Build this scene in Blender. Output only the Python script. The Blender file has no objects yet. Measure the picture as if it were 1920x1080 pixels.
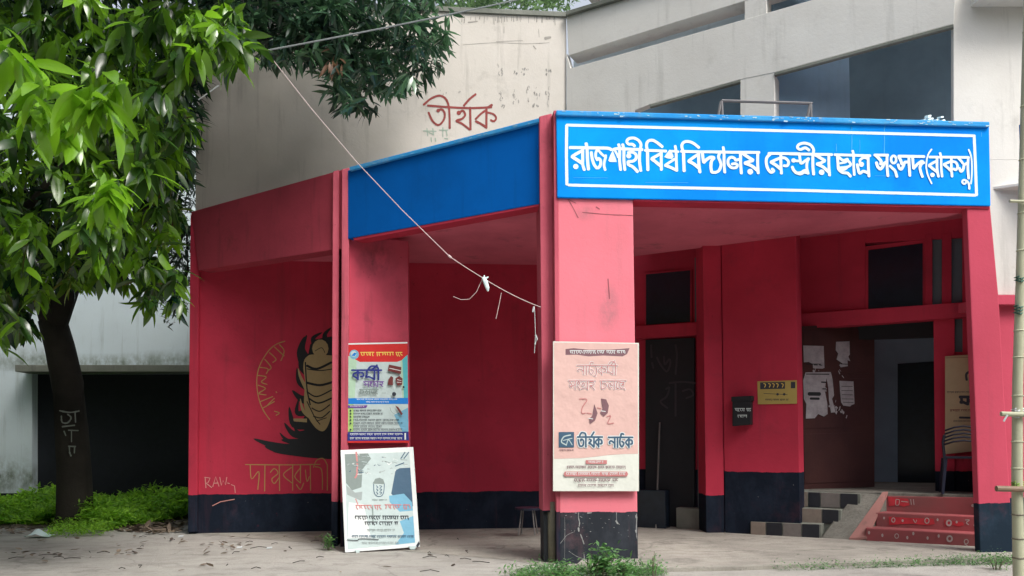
import bpy, bmesh, math, random
import numpy as np
from mathutils import Vector, Matrix
random.seed(7); rng = np.random.default_rng(7)
S = bpy.context.scene
COL = S.collection
R = math.radians
# ------------------------------------------------------------------ camera
F = 1500.0; CX = 960.0; CY = 782.0
CAM = Vector((0, 0, 1.25))
ROT = Matrix.Rotation(R(90 + 1.65), 3, 'X') @ Matrix.Rotation(R(-0.33), 3, 'Z')
cd = bpy.data.cameras.new('camera'); cam = bpy.data.objects.new('camera', cd); COL.objects.link(cam)
cam.matrix_world = Matrix.Translation(CAM) @ ROT.to_4x4()
cd.sensor_width = 36; cd.lens = 36 * F / 1920; cd.clip_end = 2000
cd.shift_x = 0; cd.shift_y = (CY - 540) / 1920
S.camera = cam
# ------------------------------------------------------------------ light
SUN_EL, SUN_AZ = 52, 138          # azimuth clockwise from +Y
w = bpy.data.worlds.new('World'); S.world = w; w.use_nodes = True
nt = w.node_tree; nt.nodes.clear()
sky = nt.nodes.new('ShaderNodeTexSky'); sky.sky_type = 'NISHITA'; sky.sun_disc = False
sky.sun_elevation = R(SUN_EL); sky.sun_rotation = R(SUN_AZ); sky.dust_density = 4; sky.air_density = 1.2
hs = nt.nodes.new('ShaderNodeHueSaturation'); hs.inputs['Saturation'].default_value = 0.38
bg = nt.nodes.new('ShaderNodeBackground'); bg.inputs['Strength'].default_value = 0.13
wo = nt.nodes.new('ShaderNodeOutputWorld')
nt.links.new(sky.outputs[0], hs.inputs['Color']); nt.links.new(hs.outputs[0], bg.inputs[0]); nt.links.new(bg.outputs[0], wo.inputs[0])
sd = bpy.data.lights.new('sun', 'SUN'); sd.energy = 1.5; sd.angle = R(22); sd.color = (1, .96, .9)
so = bpy.data.objects.new('sun', sd); COL.objects.link(so)
sv = Vector((math.sin(R(SUN_AZ)) * math.cos(R(SUN_EL)), math.cos(R(SUN_AZ)) * math.cos(R(SUN_EL)), math.sin(R(SUN_EL))))
so.rotation_euler = sv.to_track_quat('Z', 'Y').to_euler(); so.location = sv * 30
S.view_settings.view_transform = 'Standard'; S.view_settings.look = 'None'
S.view_settings.gamma = 1; S.view_settings.use_curve_mapping = False
S.view_settings.exposure = 0.95
S.cycles.max_bounces = 6; S.cycles.diffuse_bounces = 4; S.cycles.use_denoising = True
# ------------------------------------------------------------------ helpers
def ray(px, py):
    return (ROT @ Vector(((px - CX) / F, (CY - py) / F, -1)))
class Plane:
    def __init__(s, p, n): s.p = Vector(p); s.n = Vector(n).normalized()
    def hit(s, px, py, off=0):
        d = ray(px, py); p = s.p + s.n * off
        return CAM + d * ((p - CAM).dot(s.n) / d.dot(s.n))
    def off(s, o): return Plane(s.p + s.n * o, s.n)
def vplane(a, b, off=0):      # vertical plane through two plan points, normal towards the camera
    d = Vector((b[0] - a[0], b[1] - a[1], 0)).normalized(); n = Vector((d.y, -d.x, 0))
    if n.dot(CAM - Vector((a[0], a[1], 0))) < 0: n = -n
    return Plane(Vector((a[0], a[1], 0)) + n * off, n)
GROUND = Plane((0, 0, 0), (0, 0, 1))
def at(px, py, Y): d = ray(px, py); return CAM + d * (Y / d.y)
def link(name, me, mat=None, parent=None):
    o = bpy.data.objects.new(name, me); COL.objects.link(o)
    if mat is not None:
        for m in (mat if isinstance(mat, (list, tuple)) else [mat]): me.materials.append(m)
    if parent is not None: o.parent = parent
    return o
def tag(o, label=None, cat=None, group=None, kind=None):
    if label: o['label'] = label
    if cat: o['category'] = cat
    if group: o['group'] = group
    if kind: o['kind'] = kind
    return o
def thing(name, label, cat, group=None, loc=(0, 0, 0)):
    o = bpy.data.objects.new(name, None); COL.objects.link(o); o.empty_display_size = .1
    return tag(o, label, cat, group)
class MB:
    def __init__(s): s.v = []; s.f = []; s.m = []
    def poly(s, pts, m=0):
        b = len(s.v); s.v += [tuple(p) for p in pts]; s.f.append(list(range(b, b + len(pts)))); s.m.append(m)
    def prism(s, pts, vec, m=0):
        n = len(pts); b = len(s.v); s.v += [tuple(p) for p in pts] + [tuple(Vector(p) + vec) for p in pts]
        s.f.append(list(range(b, b + n))); s.f.append(list(range(b + 2 * n - 1, b + n - 1, -1)))
        for i in range(n):
            j = (i + 1) % n; s.f.append([b + j, b + i, b + n + i, b + n + j])
        s.m += [m] * (n + 2)
    def box(s, c, u, v, w, m=0):   # centre and three half vectors
        c, u, v, w = map(Vector, (c, u, v, w))
        s.prism([c - u - v - w, c + u - v - w, c + u + v - w, c - u + v - w], w * 2, m)
    def tube(s, pts, rad, seg=8, m=0, cap=True):
        pts = [Vector(p) for p in pts]; n = len(pts)
        rad = rad if isinstance(rad, (list, tuple)) else [rad] * n
        b = len(s.v); ref = Vector((0.13, 0.21, 1)).normalized()
        for i, p in enumerate(pts):
            t = (pts[min(i + 1, n - 1)] - pts[max(i - 1, 0)]).normalized()
            a = t.cross(ref if abs(t.dot(ref)) < .95 else Vector((1, 0, 0))).normalized(); c = t.cross(a)
            for k in range(seg):
                an = 2 * math.pi * k / seg
                s.v.append(tuple(p + (a * math.cos(an) + c * math.sin(an)) * rad[i]))
        for i in range(n - 1):
            for k in range(seg):
                k2 = (k + 1) % seg
                s.f.append([b + i * seg + k, b + i * seg + k2, b + (i + 1) * seg + k2, b + (i + 1) * seg + k]); s.m.append(m)
        if cap:
            s.f.append([b + k for k in range(seg)][::-1]); s.f.append([b + (n - 1) * seg + k for k in range(seg)]); s.m += [m, m]
    def build(s, name, mat, parent=None, smooth=False, bevel=0, recalc=True):
        me = bpy.data.meshes.new(name); me.from_pydata(s.v, [], s.f)
        me.polygons.foreach_set('material_index', s.m)
        if recalc:
            bm = bmesh.new(); bm.from_mesh(me); bmesh.ops.recalc_face_normals(bm, faces=bm.faces)
            if bevel: 
                bmesh.ops.bevel(bm, geom=[e for e in bm.edges], offset=bevel, segments=2, affect='EDGES', profile=.6)
            bm.to_mesh(me); bm.free()
        if smooth: me.polygons.foreach_set('use_smooth', [True] * len(me.polygons))
        return link(name, me, mat, parent)
def slab(name, pl, px, th, mat, parent=None, off=0, bevel=.006):
    m = MB(); m.prism([pl.hit(x, y, off) for x, y in px], -pl.n * th); return m.build(name, mat, parent, bevel=bevel)
def wallseg(name, a, b, z0, z1, th, mat, parent=None, bevel=.006):   # th to the back (away from camera)
    pl = vplane(a, b); m = MB()
    m.prism([(a[0], a[1], z0), (b[0], b[1], z0), (b[0], b[1], z1), (a[0], a[1], z1)], -pl.n * th)
    return m.build(name, mat, parent, bevel=bevel)
def smooth_line(pts, n=5, closed=False):
    P = [Vector((p[0], p[1])) for p in pts]
    if len(P) < 3: return P
    out = []
    N = len(P)
    for i in range(N if closed else N - 1):
        if closed: p0, p1, p2, p3 = P[(i - 1) % N], P[i], P[(i + 1) % N], P[(i + 2) % N]
        else: p0, p1, p2, p3 = P[max(i - 1, 0)], P[i], P[i + 1], P[min(i + 2, N - 1)]
        for k in range(n):
            t = k / n
            out.append(.5 * ((2 * p1) + (p2 - p0) * t + (2 * p0 - 5 * p1 + 4 * p2 - p3) * t * t + (3 * p1 - p0 - 3 * p2 + p3) * t ** 3))
    out.append(P[0] if closed else P[-1])
    return out
class Ink:
    """flat paint or print lying on a plane; coordinates in photo pixels (through a zoom origin and scale)"""
    def __init__(s, pl, org=(0, 0), sc=1, base=.002): s.pl = pl; s.o = org; s.s = sc; s.m = MB(); s.k = 0; s.b = base
    def P(s, p, off): return s.pl.hit(s.o[0] + p[0] / s.s, s.o[1] + p[1] / s.s, off)
    def nxt(s): s.k += 1; return s.b + s.k * .00004
    def poly(s, pts, m=0, sm=False):
        z = s.nxt(); q = [tuple(p) for p in (smooth_line(pts, 4, True)[:-1] if sm else pts)]
        s.m.poly([s.P(p, z) for p in q], m)
    def disc(s, c, r, m=0, ry=None, n=14):
        ry = ry or r; s.poly([(c[0] + r * math.cos(2 * math.pi * i / n), c[1] + ry * math.sin(2 * math.pi * i / n)) for i in range(n)], m)
    def ring(s, c, r, w, m=0, ry=None, n=14):
        ry = ry or r; s.line([(c[0] + r * math.cos(2 * math.pi * i / n), c[1] + ry * math.sin(2 * math.pi * i / n)) for i in range(n + 1)], w, m, sm=False)
    def line(s, pts, wd, m=0, sm=True, jit=0):
        z = s.nxt(); q = smooth_line(pts) if sm else [Vector(p) for p in pts]
        L = []; Rr = []; n = len(q)
        for i, p in enumerate(q):
            t = (q[min(i + 1, n - 1)] - q[max(i - 1, 0)])
            t = t.normalized() if t.length > 1e-6 else Vector((1, 0))
            nn = Vector((-t.y, t.x)); h = wd * .5 * (1 + (random.random() - .5) * jit)
            if i == 0: L.append(p - t * wd * .3 + nn * h * .55); Rr.append(p - t * wd * .3 - nn * h * .55)
            L.append(p + nn * h); Rr.append(p - nn * h)
            if i == n - 1: L.append(p + t * wd * .3 + nn * h * .55); Rr.append(p + t * wd * .3 - nn * h * .55)
        b = len(s.m.v)
        for a, c in zip(L, Rr): s.m.v.append(tuple(s.P(a, z))); s.m.v.append(tuple(s.P(c, z)))
        for i in range(len(L) - 1):
            s.m.f.append([b + 2 * i, b + 2 * i + 1, b + 2 * i + 3, b + 2 * i + 2]); s.m.m.append(m)
    def tongue(s, pts, wd, m=0):
        z = s.nxt(); q = smooth_line(pts, 6); n = len(q); b = len(s.m.v)
        for i, p in enumerate(q):
            t = (q[min(i + 1, n - 1)] - q[max(i - 1, 0)]).normalized(); nn = Vector((-t.y, t.x)) * wd * .5 * (1 - i / (n - 1)) ** .7
            s.m.v.append(tuple(s.P(p + nn, z))); s.m.v.append(tuple(s.P(p - nn, z)))
        for i in range(n - 1): s.m.f.append([b + 2 * i, b + 2 * i + 1, b + 2 * i + 3, b + 2 * i + 2]); s.m.m.append(m)
    def build(s, name, mat, parent=None):
        o = s.m.build(name, mat, parent, recalc=False)
        if name in ('smudges', 'faded_marks'): o['kind'] = 'stuff'
        return o
# ------------------------------------------------------------------ materials
def nodes(name):
    m = bpy.data.materials.new(name); m.use_nodes = True; t = m.node_tree; t.nodes.clear()
    o = t.nodes.new('ShaderNodeOutputMaterial'); p = t.nodes.new('ShaderNodeBsdfPrincipled'); t.links.new(p.outputs[0], o.inputs[0])
    return m, t, p, o
def N(t, typ, **k):
    n = t.nodes.new(typ)
    for a, b in k.items():
        if a in n.inputs: n.inputs[a].default_value = b
        else: setattr(n, a, b)
    return n
def mixc(t, fac, a, b):
    n = t.nodes.new('ShaderNodeMix'); n.data_type = 'RGBA'
    for i, v in ((0, fac), (6, a), (7, b)):
        if isinstance(v, bpy.types.NodeSocket): t.links.new(v, n.inputs[i])
        else: n.inputs[i].default_value = v if i == 0 else (*v, 1)
    return n.outputs[2]
def ramp(t, src, lo, hi):
    n = N(t, 'ShaderNodeMapRange'); n.inputs[1].default_value = lo; n.inputs[2].default_value = hi; t.links.new(src, n.inputs[0]); return n.outputs[0]
def noise(t, sc=(1, 1, 1), scale=1, detail=6, rough=.6, off=0):
    g = t.nodes.new('ShaderNodeNewGeometry'); mp = N(t, 'ShaderNodeMapping'); mp.inputs['Scale'].default_value = sc; mp.inputs['Location'].default_value = (off, off, off)
    n = N(t, 'ShaderNodeTexNoise'); n.inputs['Scale'].default_value = scale; n.inputs['Detail'].default_value = detail; n.inputs['Roughness'].default_value = rough
    t.links.new(g.outputs['Position'], mp.inputs[0]); t.links.new(mp.outputs[0], n.inputs['Vector']); return n.outputs[0]
def mul(t, a, v, op='MULTIPLY'):
    n = N(t, 'ShaderNodeMath', operation=op); t.links.new(a, n.inputs[0])
    if isinstance(v, bpy.types.NodeSocket): t.links.new(v, n.inputs[1])
    else: n.inputs[1].default_value = v
    return n.outputs[0]
def paint(name, c, c2=None, rough=.75, stain=.5, streak=.4, dirt=(.12, .1, .09), bump=.25, band=None, spots=.0, seed=0, spec=.12, blots=()):
    m, t, p, o = nodes(name)
    c2 = c2 or tuple(x * .78 for x in c)
    big = noise(t, (1, 1, 1), .9, 5, .6, seed); col = mixc(t, ramp(t, big, .38, .66), c, c2)
    if band:
        g = t.nodes.new('ShaderNodeNewGeometry'); sx = t.nodes.new('ShaderNodeSeparateXYZ'); t.links.new(g.outputs['Position'], sx.inputs[0])
        nz = noise(t, (1, 1, 1), 5, 4, .6, seed); zz = mul(t, sx.outputs[2], mul(t, nz, .05), 'ADD')
        f = ramp(t, zz, band[0] + .026, band[0] + .022)
        bc = mixc(t, ramp(t, noise(t, (1, 1, .7), 3.2, 7, .7, seed + 3), .45, .72), band[1], tuple(min(1, x * 1.8 + .004) for x in band[1]))
        bc = mixc(t, ramp(t, noise(t, (1, 1, 1), 16, 5, .7, seed + 9), .715, .73), bc, (.3, .3, .29))
        col = mixc(t, f, col, bc)
    st = noise(t, (7, 7, .55), 1, 5, .65, seed + 5); col = mixc(t, mul(t, ramp(t, st, .56, .75), streak), col, dirt)
    sm = noise(t, (1, 1, 1), 2.3, 8, .72, seed + 8); col = mixc(t, mul(t, ramp(t, sm, .57, .76), stain), col, dirt)
    for (bp_, br, bs_, ba) in blots:
        g2 = t.nodes.new('ShaderNodeNewGeometry'); mp = N(t, 'ShaderNodeMapping', vector_type='POINT'); sc_ = (1 / br[0], 1 / br[0], 1 / br[1])
        mp.inputs['Scale'].default_value = sc_; mp.inputs['Location'].default_value = tuple(-bp_[i] * sc_[i] for i in range(3)); t.links.new(g2.outputs['Position'], mp.inputs[0])
        vl = N(t, 'ShaderNodeVectorMath', operation='LENGTH'); t.links.new(mp.outputs[0], vl.inputs[0])
        fo = ramp(t, vl.outputs['Value'], 1.0, .15); nz2 = ramp(t, noise(t, (1, 1, .6), 7, 6, .7, bs_), .36, .62)
        col = mixc(t, mul(t, mul(t, fo, nz2), ba), col, dirt)
    if spots: col = mixc(t, mul(t, ramp(t, noise(t, (1, 1, .8), 11, 4, .6, seed + 2), .70, .74), spots), col, tuple(x * .25 for x in c))
    t.links.new(col, p.inputs['Base Color'])
    p.inputs['Roughness'].default_value = rough; p.inputs['Specular IOR Level'].default_value = spec
    b = N(t, 'ShaderNodeBump'); b.inputs['Strength'].default_value = bump; b.inputs['Distance'].default_value = .01
    t.links.new(noise(t, (1, 1, 1), 26, 6, .7), b.inputs['Height']); t.links.new(b.outputs[0], p.inputs['Normal'])
    return m
def plain(name, c, rough=.7, metal=0, var=.12, spec=.4, trans=0):
    m, t, p, o = nodes(name)
    col = mixc(t, ramp(t, noise(t, (1, 1, 1), 9, 5, .7), .35, .7), c, tuple(x * (1 - var) for x in c))
    t.links.new(col, p.inputs['Base Color']); p.inputs['Roughness'].default_value = rough; p.inputs['Metallic'].default_value = metal
    p.inputs['Specular IOR Level'].default_value = spec
    return m
BLOT1 = [(at(1143, 575, 8.07), (.13, .32), 3, .95), (at(1100, 398, 8.07), (.16, .10), 5, .6), (at(1165, 445, 8.07), (.12, .2), 8, .35)]
BLOT2 = [(at(705, 480, 9.5), (.32, .34), 3, .9), (at(672, 512, 9.5), (.1, .1), 4, .9), (at(740, 560, 9.5), (.22, .5), 6, .6), (at(640, 750, 9.5), (.1, .3), 7, .9)]
NAVY = (.009, .014, .026)
M = {}
M['crimson'] = paint('crimson paint', (.52, .040, .078), (.40, .031, .060), stain=.38, streak=.3, dirt=(.10, .035, .045), band=(.53, NAVY), spots=.35)  # porch red kept deeper to hold the bounced red light in its colour
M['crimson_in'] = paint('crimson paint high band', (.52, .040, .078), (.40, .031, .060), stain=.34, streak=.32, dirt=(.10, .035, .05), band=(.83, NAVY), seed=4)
M['crimson_plain'] = paint('crimson paint plain', (.52, .044, .082), (.40, .036, .066), stain=.45, streak=.35, dirt=(.08, .03, .04), spots=.3, seed=2)
M['crimson_pillar'] = paint('crimson pillar paint', (.58, .085, .135), (.46, .062, .10), stain=.55, streak=.4, dirt=(.11, .035, .045), band=(.53, NAVY), spots=.6, seed=21, blots=[(P, rr_, sd_, am) for P, rr_, sd_, am in BLOT2])
M['strip'] = paint('lightened pilaster paint', (.56, .115, .16), (.44, .08, .12), stain=.6, streak=.6, dirt=(.12, .045, .05), band=(.53, NAVY), spots=.5, seed=31)  # porch red made paler for the outer pilasters, light mixed into the colour
M['rose'] = paint('lit rose paint', (.76, .215, .27), (.74, .19, .24), stain=.25, streak=.16, dirt=(.36, .17, .19), band=(.52, (.024, .028, .036)), spots=.35, seed=6, blots=BLOT1)  # same red lightened in colour for the brightly lit pillar front
M['rose_plain'] = paint('lit rose column', (.54, .075, .125), (.48, .065, .105), stain=.2, streak=.2, dirt=(.22, .06, .08), band=(.56, (.012, .024, .040)), seed=3)  # outer copy of the porch red, its lit tone put into the colour
M['maroon'] = paint('old maroon fascia', (.47, .066, .10), (.35, .05, .078), stain=.55, streak=.5, dirt=(.06, .035, .04), seed=9)
M['ceiling'] = paint('ceiling paint', (.72, .18, .25), (.56, .13, .19), stain=.6, streak=0, dirt=(.15, .07, .085), seed=5)
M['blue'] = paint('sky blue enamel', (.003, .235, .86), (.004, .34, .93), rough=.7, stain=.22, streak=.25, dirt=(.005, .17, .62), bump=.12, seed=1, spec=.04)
M['blue2'] = paint('shaded blue enamel', (.003, .125, .50), (.003, .10, .40), rough=.75, stain=.3, streak=.4, dirt=(.005, .07, .26), bump=.12, seed=2, spec=.04)  # sign blue darkened in colour for the fascia that faces away from the sun
M['bluecap'] = paint('weathered blue coping', (.02, .27, .70), (.08, .40, .76), rough=.8, stain=.6, streak=.2, dirt=(.35, .45, .5), bump=.5, seed=3)
M['grey'] = paint('grey lime wash', (.70, .685, .65), (.63, .61, .575), stain=.32, streak=.42, dirt=(.34, .33, .305), seed=7)
M['cream'] = paint('weathered cream wall', (.64, .60, .55), (.57, .535, .485), stain=.36, streak=.42, dirt=(.24, .225, .195), seed=8)
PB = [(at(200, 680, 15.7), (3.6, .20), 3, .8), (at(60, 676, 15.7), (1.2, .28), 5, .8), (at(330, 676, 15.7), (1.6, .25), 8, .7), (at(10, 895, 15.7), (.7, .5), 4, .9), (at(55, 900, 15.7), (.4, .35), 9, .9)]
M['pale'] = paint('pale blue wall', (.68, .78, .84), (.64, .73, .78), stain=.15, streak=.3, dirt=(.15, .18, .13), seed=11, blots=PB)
M['white'] = plain('white lettering paint', (.72, .88, .90), .6, var=.05)
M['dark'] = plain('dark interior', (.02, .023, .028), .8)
M['inner_blue'] = paint('inner room pale blue', (.26, .38, .48), stain=.1, streak=.1, seed=12)
M['glass'] = plain('dark window glass', (.012, .020, .035), .25, var=.3, spec=.5)
M['frost'] = plain('dusty glass strip', (.10, .14, .16), .5)
M['concrete'] = paint('weathered concrete ledge', (.23, .24, .21), (.13, .14, .12), stain=.6, streak=.4, dirt=(.05, .055, .05), bump=.6, seed=13)
M['wood'] = paint('brown door wood', (.078, .034, .032), (.05, .022, .024), rough=.55, stain=.3, streak=.4, dirt=(.02, .015, .015), seed=14)
M['pipe'] = plain('drain pipe', (.20, .18, .13), .6, var=.3)
M['steel'] = plain('painted steel', (.22, .21, .21), .5, .3)
M['bamboo'] = paint('bamboo', (.52, .52, .38), (.38, .40, .28), rough=.5, stain=.3, streak=.5, dirt=(.14, .13, .09), seed=15)
M['node'] = plain('bamboo node', (.14, .13, .09), .6)
M['rope'] = plain('pale rope', (.55, .58, .60), .8)
M['green_rope'] = plain('green rope', (.05, .13, .10), .8)
M['bark'] = paint('dark bark', (.045, .040, .034), (.022, .02, .018), rough=.9, stain=.3, streak=.6, dirt=(.010, .010, .009), bump=1, seed=16)
M['chalk'] = plain('chalk marks', (.22, .24, .22), .9)
M['gold'] = plain('ochre mural paint', (.42, .27, .09), .8)
M['tan'] = plain('tan mural paint', (.42, .32, .16), .8)
M['black'] = plain('black paint', (.012, .014, .018), .7)
M['grafred'] = plain('brick red brush paint', (.30, .06, .055), .8, var=.3)
M['grafgreen'] = plain('faded green marks', (.36, .46, .38), .9)
M['smudge'] = plain('grey smudges', (.34, .33, .31), .9, var=.3)
M['smudge2'] = plain('faint grey smudges', (.40, .38, .35), .9, var=.3)
M['stringm'] = plain('pale string', (.62, .50, .50), .8)
M['cable'] = plain('grey cable', (.16, .18, .18), .6)
M['plastic'] = plain('dark plastic', (.02, .024, .045), .4)
M['paper'] = plain('torn paper', (.40, .38, .41), .9, var=.35)
# ground
def ground_mat(name, c, c2, dirt, sc=1, crack=0):
    m, t, p, o = nodes(name)
    col = mixc(t, ramp(t, noise(t, (1, 1, 1), .55 * sc, 6, .6), .35, .65), c, c2)
    col = mixc(t, mul(t, ramp(t, noise(t, (.8, 1.8, 1), 2.6 * sc, 9, .75, 3), .48, .70), .6), col, dirt)
    col = mixc(t, mul(t, ramp(t, noise(t, (1, 1, 1), 1.3 * sc, 7, .7, 12), .56, .68), .55), col, tuple(x * .8 for x in dirt))
    col = mixc(t, mul(t, ramp(t, noise(t, (1, 1, 1), 34, 5, .75, 5), .56, .68), .55), col, tuple(x * .4 for x in c))
    col = mixc(t, mul(t, ramp(t, noise(t, (1, 1, 1), 60, 4, .75, 9), .62, .7), .6), col, tuple(min(1, x * 1.45) for x in c))
    hgt = noise(t, (1, 1, 1), 14, 10, .78)
    if crack:
        g = t.nodes.new('ShaderNodeNewGeometry'); v = N(t, 'ShaderNodeTexVoronoi', feature='DISTANCE_TO_EDGE'); v.inputs['Scale'].default_value = .42
        wv = N(t, 'ShaderNodeTexNoise'); wv.inputs['Scale'].default_value = 1.7; wv.inputs['Detail'].default_value = 5; t.links.new(g.outputs['Position'], wv.inputs['Vector'])
        av = N(t, 'ShaderNodeVectorMath', operation='ADD'); t.links.new(g.outputs['Position'], av.inputs[0]); t.links.new(wv.outputs['Color'], av.inputs[1]); t.links.new(av.outputs[0], v.inputs['Vector'])
        ck = ramp(t, v.outputs['Distance'], .010, .003); col = mixc(t, mul(t, ck, crack), col, (.05, .045, .04))
    t.links.new(col, p.inputs['Base Color']); p.inputs['Roughness'].default_value = .95; p.inputs['Specular IOR Level'].default_value = .2
    b = N(t, 'ShaderNodeBump'); b.inputs['Strength'].default_value = .8; b.inputs['Distance'].default_value = .03
    t.links.new(hgt, b.inputs['Height']); t.links.new(b.outputs[0], p.inputs['Normal']); return m
M['ground'] = ground_mat('dusty concrete ground', (.43, .415, .385), (.34, .328, .302), (.20, .19, .172), 1, .2)
M['floor'] = ground_mat('verandah cement floor', (.41, .39, .345), (.28, .265, .235), (.18, .17, .152), 1.6, .3)
M['rubble'] = ground_mat('rough cement', (.22, .215, .19), (.15, .145, .125), (.09, .09, .08), 4)
M['soil'] = ground_mat('dark soil', (.10, .085, .06), (.07, .06, .04), (.04, .035, .03))
def leaf_mat(name, d, b, gloss=.38, tr=.35):
    m, t, p, o = nodes(name)
    a = N(t, 'ShaderNodeAttribute'); a.attribute_name = 'tone'
    col = mixc(t, a.outputs['Fac'], d, b); t.links.new(col, p.inputs['Base Color'])
    p.inputs['Roughness'].default_value = gloss; p.inputs['Specular IOR Level'].default_value = .75
    tl = t.nodes.new('ShaderNodeBsdfTranslucent'); t.links.new(mixc(t, a.outputs['Fac'], tuple(x * 1.2 for x in d), tuple(min(1, x * 1.7) for x in b)), tl.inputs[0])
    mx = t.nodes.new('ShaderNodeMixShader'); mx.inputs[0].default_value = tr
    t.links.new(p.outputs[0], mx.inputs[1]); t.links.new(tl.outputs[0], mx.inputs[2]); t.links.new(mx.outputs[0], o.inputs[0]); return m
M['leaf_bright'] = leaf_mat('fresh green leaves', (.006, .030, .013), (.19, .40, .018), .24, .38)
M['leaf_dark'] = leaf_mat('dark mango leaves', (.012, .034, .030), (.09, .20, .09), .26, .2)
M['leaf_brown'] = leaf_mat('brown young leaves', (.10, .05, .03), (.25, .14, .08), .5, .2)
M['leaf_small'] = leaf_mat('small dark leaves', (.012, .03, .022), (.03, .08, .035), .45, .2)
M['leaf_far'] = leaf_mat('distant leaves', (.05, .11, .05), (.16, .28, .10), .6, .35)
M['weed'] = leaf_mat('weed leaves', (.09, .26, .015), (.36, .64, .05), .7, .5)
M['weed2'] = leaf_mat('weed plant leaves', (.035, .11, .045), (.16, .36, .09), .5, .35)
M['litter'] = leaf_mat('dry leaves', (.06, .04, .03), (.26, .20, .14), .8, .1)
# ------------------------------------------------------------------ plan points
A = (-4.42, 10.92); B = (.33, 8.2); B2 = (.455, 8.06); C = (5.02, 8.42)
def cross2(px, a, b):      # plan point where the pixel column crosses a vertical plane
    p = vplane(a, b).hit(px, 800); return (p.x, p.y)
G1a = (-4.42, 10.95); G1d = (.1 * 5 + .26, 11.44)
AB = vplane(A, B); BC = vplane(B2, C); G1 = vplane(G1a, G1d)
G2e = (G1d[0] + 4.75, G1d[1] - 2.70); G2 = vplane(G1d, G2e)
uAB = Vector((4.75, -2.7, 0)).normalized(); uBC = Vector((C[0] - B2[0], C[1] - B2[1], 0)).normalized()
# ------------------------------------------------------------------ ground
m = MB(); g = 90
m.poly([(-g, -g, 0), (g, -g, 0), (g, g, 0), (-g, g, 0)]); tag(m.build('ground', M['ground'], recalc=False), kind='structure')
m = MB()
fl = [(.55, 7.52), (2.1, 7.62), (3.4, 7.86), (5.6, 8.22), (5.6, 9.2), (G2e[0], G2e[1] + 1.5), (1.6, 12.6), (1.5, 11.4)]
m.prism([(x, y, -.2) for x, y in fl], Vector((0, 0, .245))); tag(m.build('verandah_floor', M['floor'], bevel=.01), kind='structure')
m = MB(); m.poly([(x, y, .004) for x, y in [(.56, 7.6), (1.55, 11.4), (1.6, 12.6), (.3, 12.6), (-4.3, 10.94), (-3.9, 10.7), (.0, 8.35)]]); tag(m.build('porch_floor', M['floor'], recalc=False), kind='structure')
m = MB()
sp = [GROUND.hit(-500, 1000), GROUND.hit(0, 990), GROUND.hit(190, 992), GROUND.hit(355, 985)]
pts = [(p.x, p.y, .004) for p in sp] + [(-4.5, 20, .004), (-20, 20, .004)]
m.poly(pts); tag(m.build('soil_strip', M['soil'], recalc=False), kind='structure')
# ------------------------------------------------------------------ main building
bd = thing('lecture_building', 'grey and crimson painted concrete building with angled porch and blue sign band', 'building')
# back wall under the tree
wallseg('wall', G1a, G1d, 0, 3.95, .25, M['crimson'], bd)
slab('upper_wall', G1, [(368, -3), (1062, 30), (1062, 330), (366, 480)], .25, M['cream'], bd)
slab('coping', G1, [(362, -9), (1064, 22), (1064, 31), (362, 0)], .3, M['concrete'], bd, off=.03)
m = MB(); q = Vector((G1a[0], G1a[1] + .02, 0)); m.prism([q + Vector((0.03, .26, 0)), q + Vector((.28, .26, 0)), q + Vector((.28, 7, 0)), q + Vector((.03, 7, 0))], Vector((0, 0, 7.2))); m.build('side_wall', M['grey'], bd)
# oblique upper storey
slab('upper_beam', G2, [(1062, 27), (1795, -192), (1795, -122), (1066, 104)], .3, M['grey'], bd)
slab('coping', G2, [(1060, 21), (1795, -199), (1795, -191), (1060, 28.5)], .42, M['concrete'], bd, off=.06)
slab('lower_beam', G2, [(1062, 100), (1070, 128), (1390, 38), (1795, -78), (1788, 45), (1452, 136), (1388, 149), (1218, 196), (1190, 207), (1190, 330), (1062, 350)], .12, M['grey'], bd)
slab('drip_moulding', G2, [(1452, 136), (1788, 45), (1788, 51), (1452, 141.5)], .06, M['concrete'], bd, off=.012)
slab('drip_moulding', G2, [(1218, 196), (1388, 149), (1388, 154), (1218, 201)], .06, M['concrete'], bd, off=.012)
slab('post', G2, [(1396, -3), (1437, -16), (1437, 26), (1396, 38)], .3, M['grey'], bd, off=-.004)
slab('post', G2, [(1388, 149), (1452, 136), (1452, 330), (1388, 330)], .3, M['grey'], bd, off=-.004)
def prism_z(name, pts, z0, z1, mat, parent, bevel=.006):
    m = MB(); m.prism([(x, y, z0) for x, y in pts], Vector((0, 0, z1 - z0))); return m.build(name, mat, parent, bevel=bevel)
nin = -G2.n
def off2(p, u=0, n=0): return (p[0] + uAB.x * u + nin.x * n, p[1] + uAB.y * u + nin.y * n)
pa, pb = off2(G1d, .25, .3), off2(G2e, 1.2, .3)
prism_z('roof_slab', [off2(pa), off2(pb), off2(pb, 0, 5), off2(pa, 0, 5)], 7.75, 7.95, M['grey'], bd)
prism_z('inner_floor', [off2(pa), off2(pb), off2(pb, 0, 5), off2(pa, 0, 5)], 4.085, 4.12, M['grey'], bd)
wallseg('inner_wall', off2(pa, -4.5, 3.2), off2(pb, .2, 3.2), 4.0, 7.75, .2, M['inner_blue'], bd)
slab('parapet_wall', G2, [(1075, 20), (1785, -190), (1785, 10), (1075, 190)], .12, M['pale'], bd, off=-.75)
# pale partition behind the open bay
pt = cross2(1452, G1d, G2e); pt = off2(pt, .0, .3)
q2 = (pt[0] + uBC.x * 1.02, pt[1] + uBC.y * 1.02)
wallseg('partition_wall', pt, q2, 4.12, 7.75, .12, paint('bluish partition paint', (.36, .50, .64), stain=.15, streak=.2, dirt=(.22, .25, .28), seed=33), bd)
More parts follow.
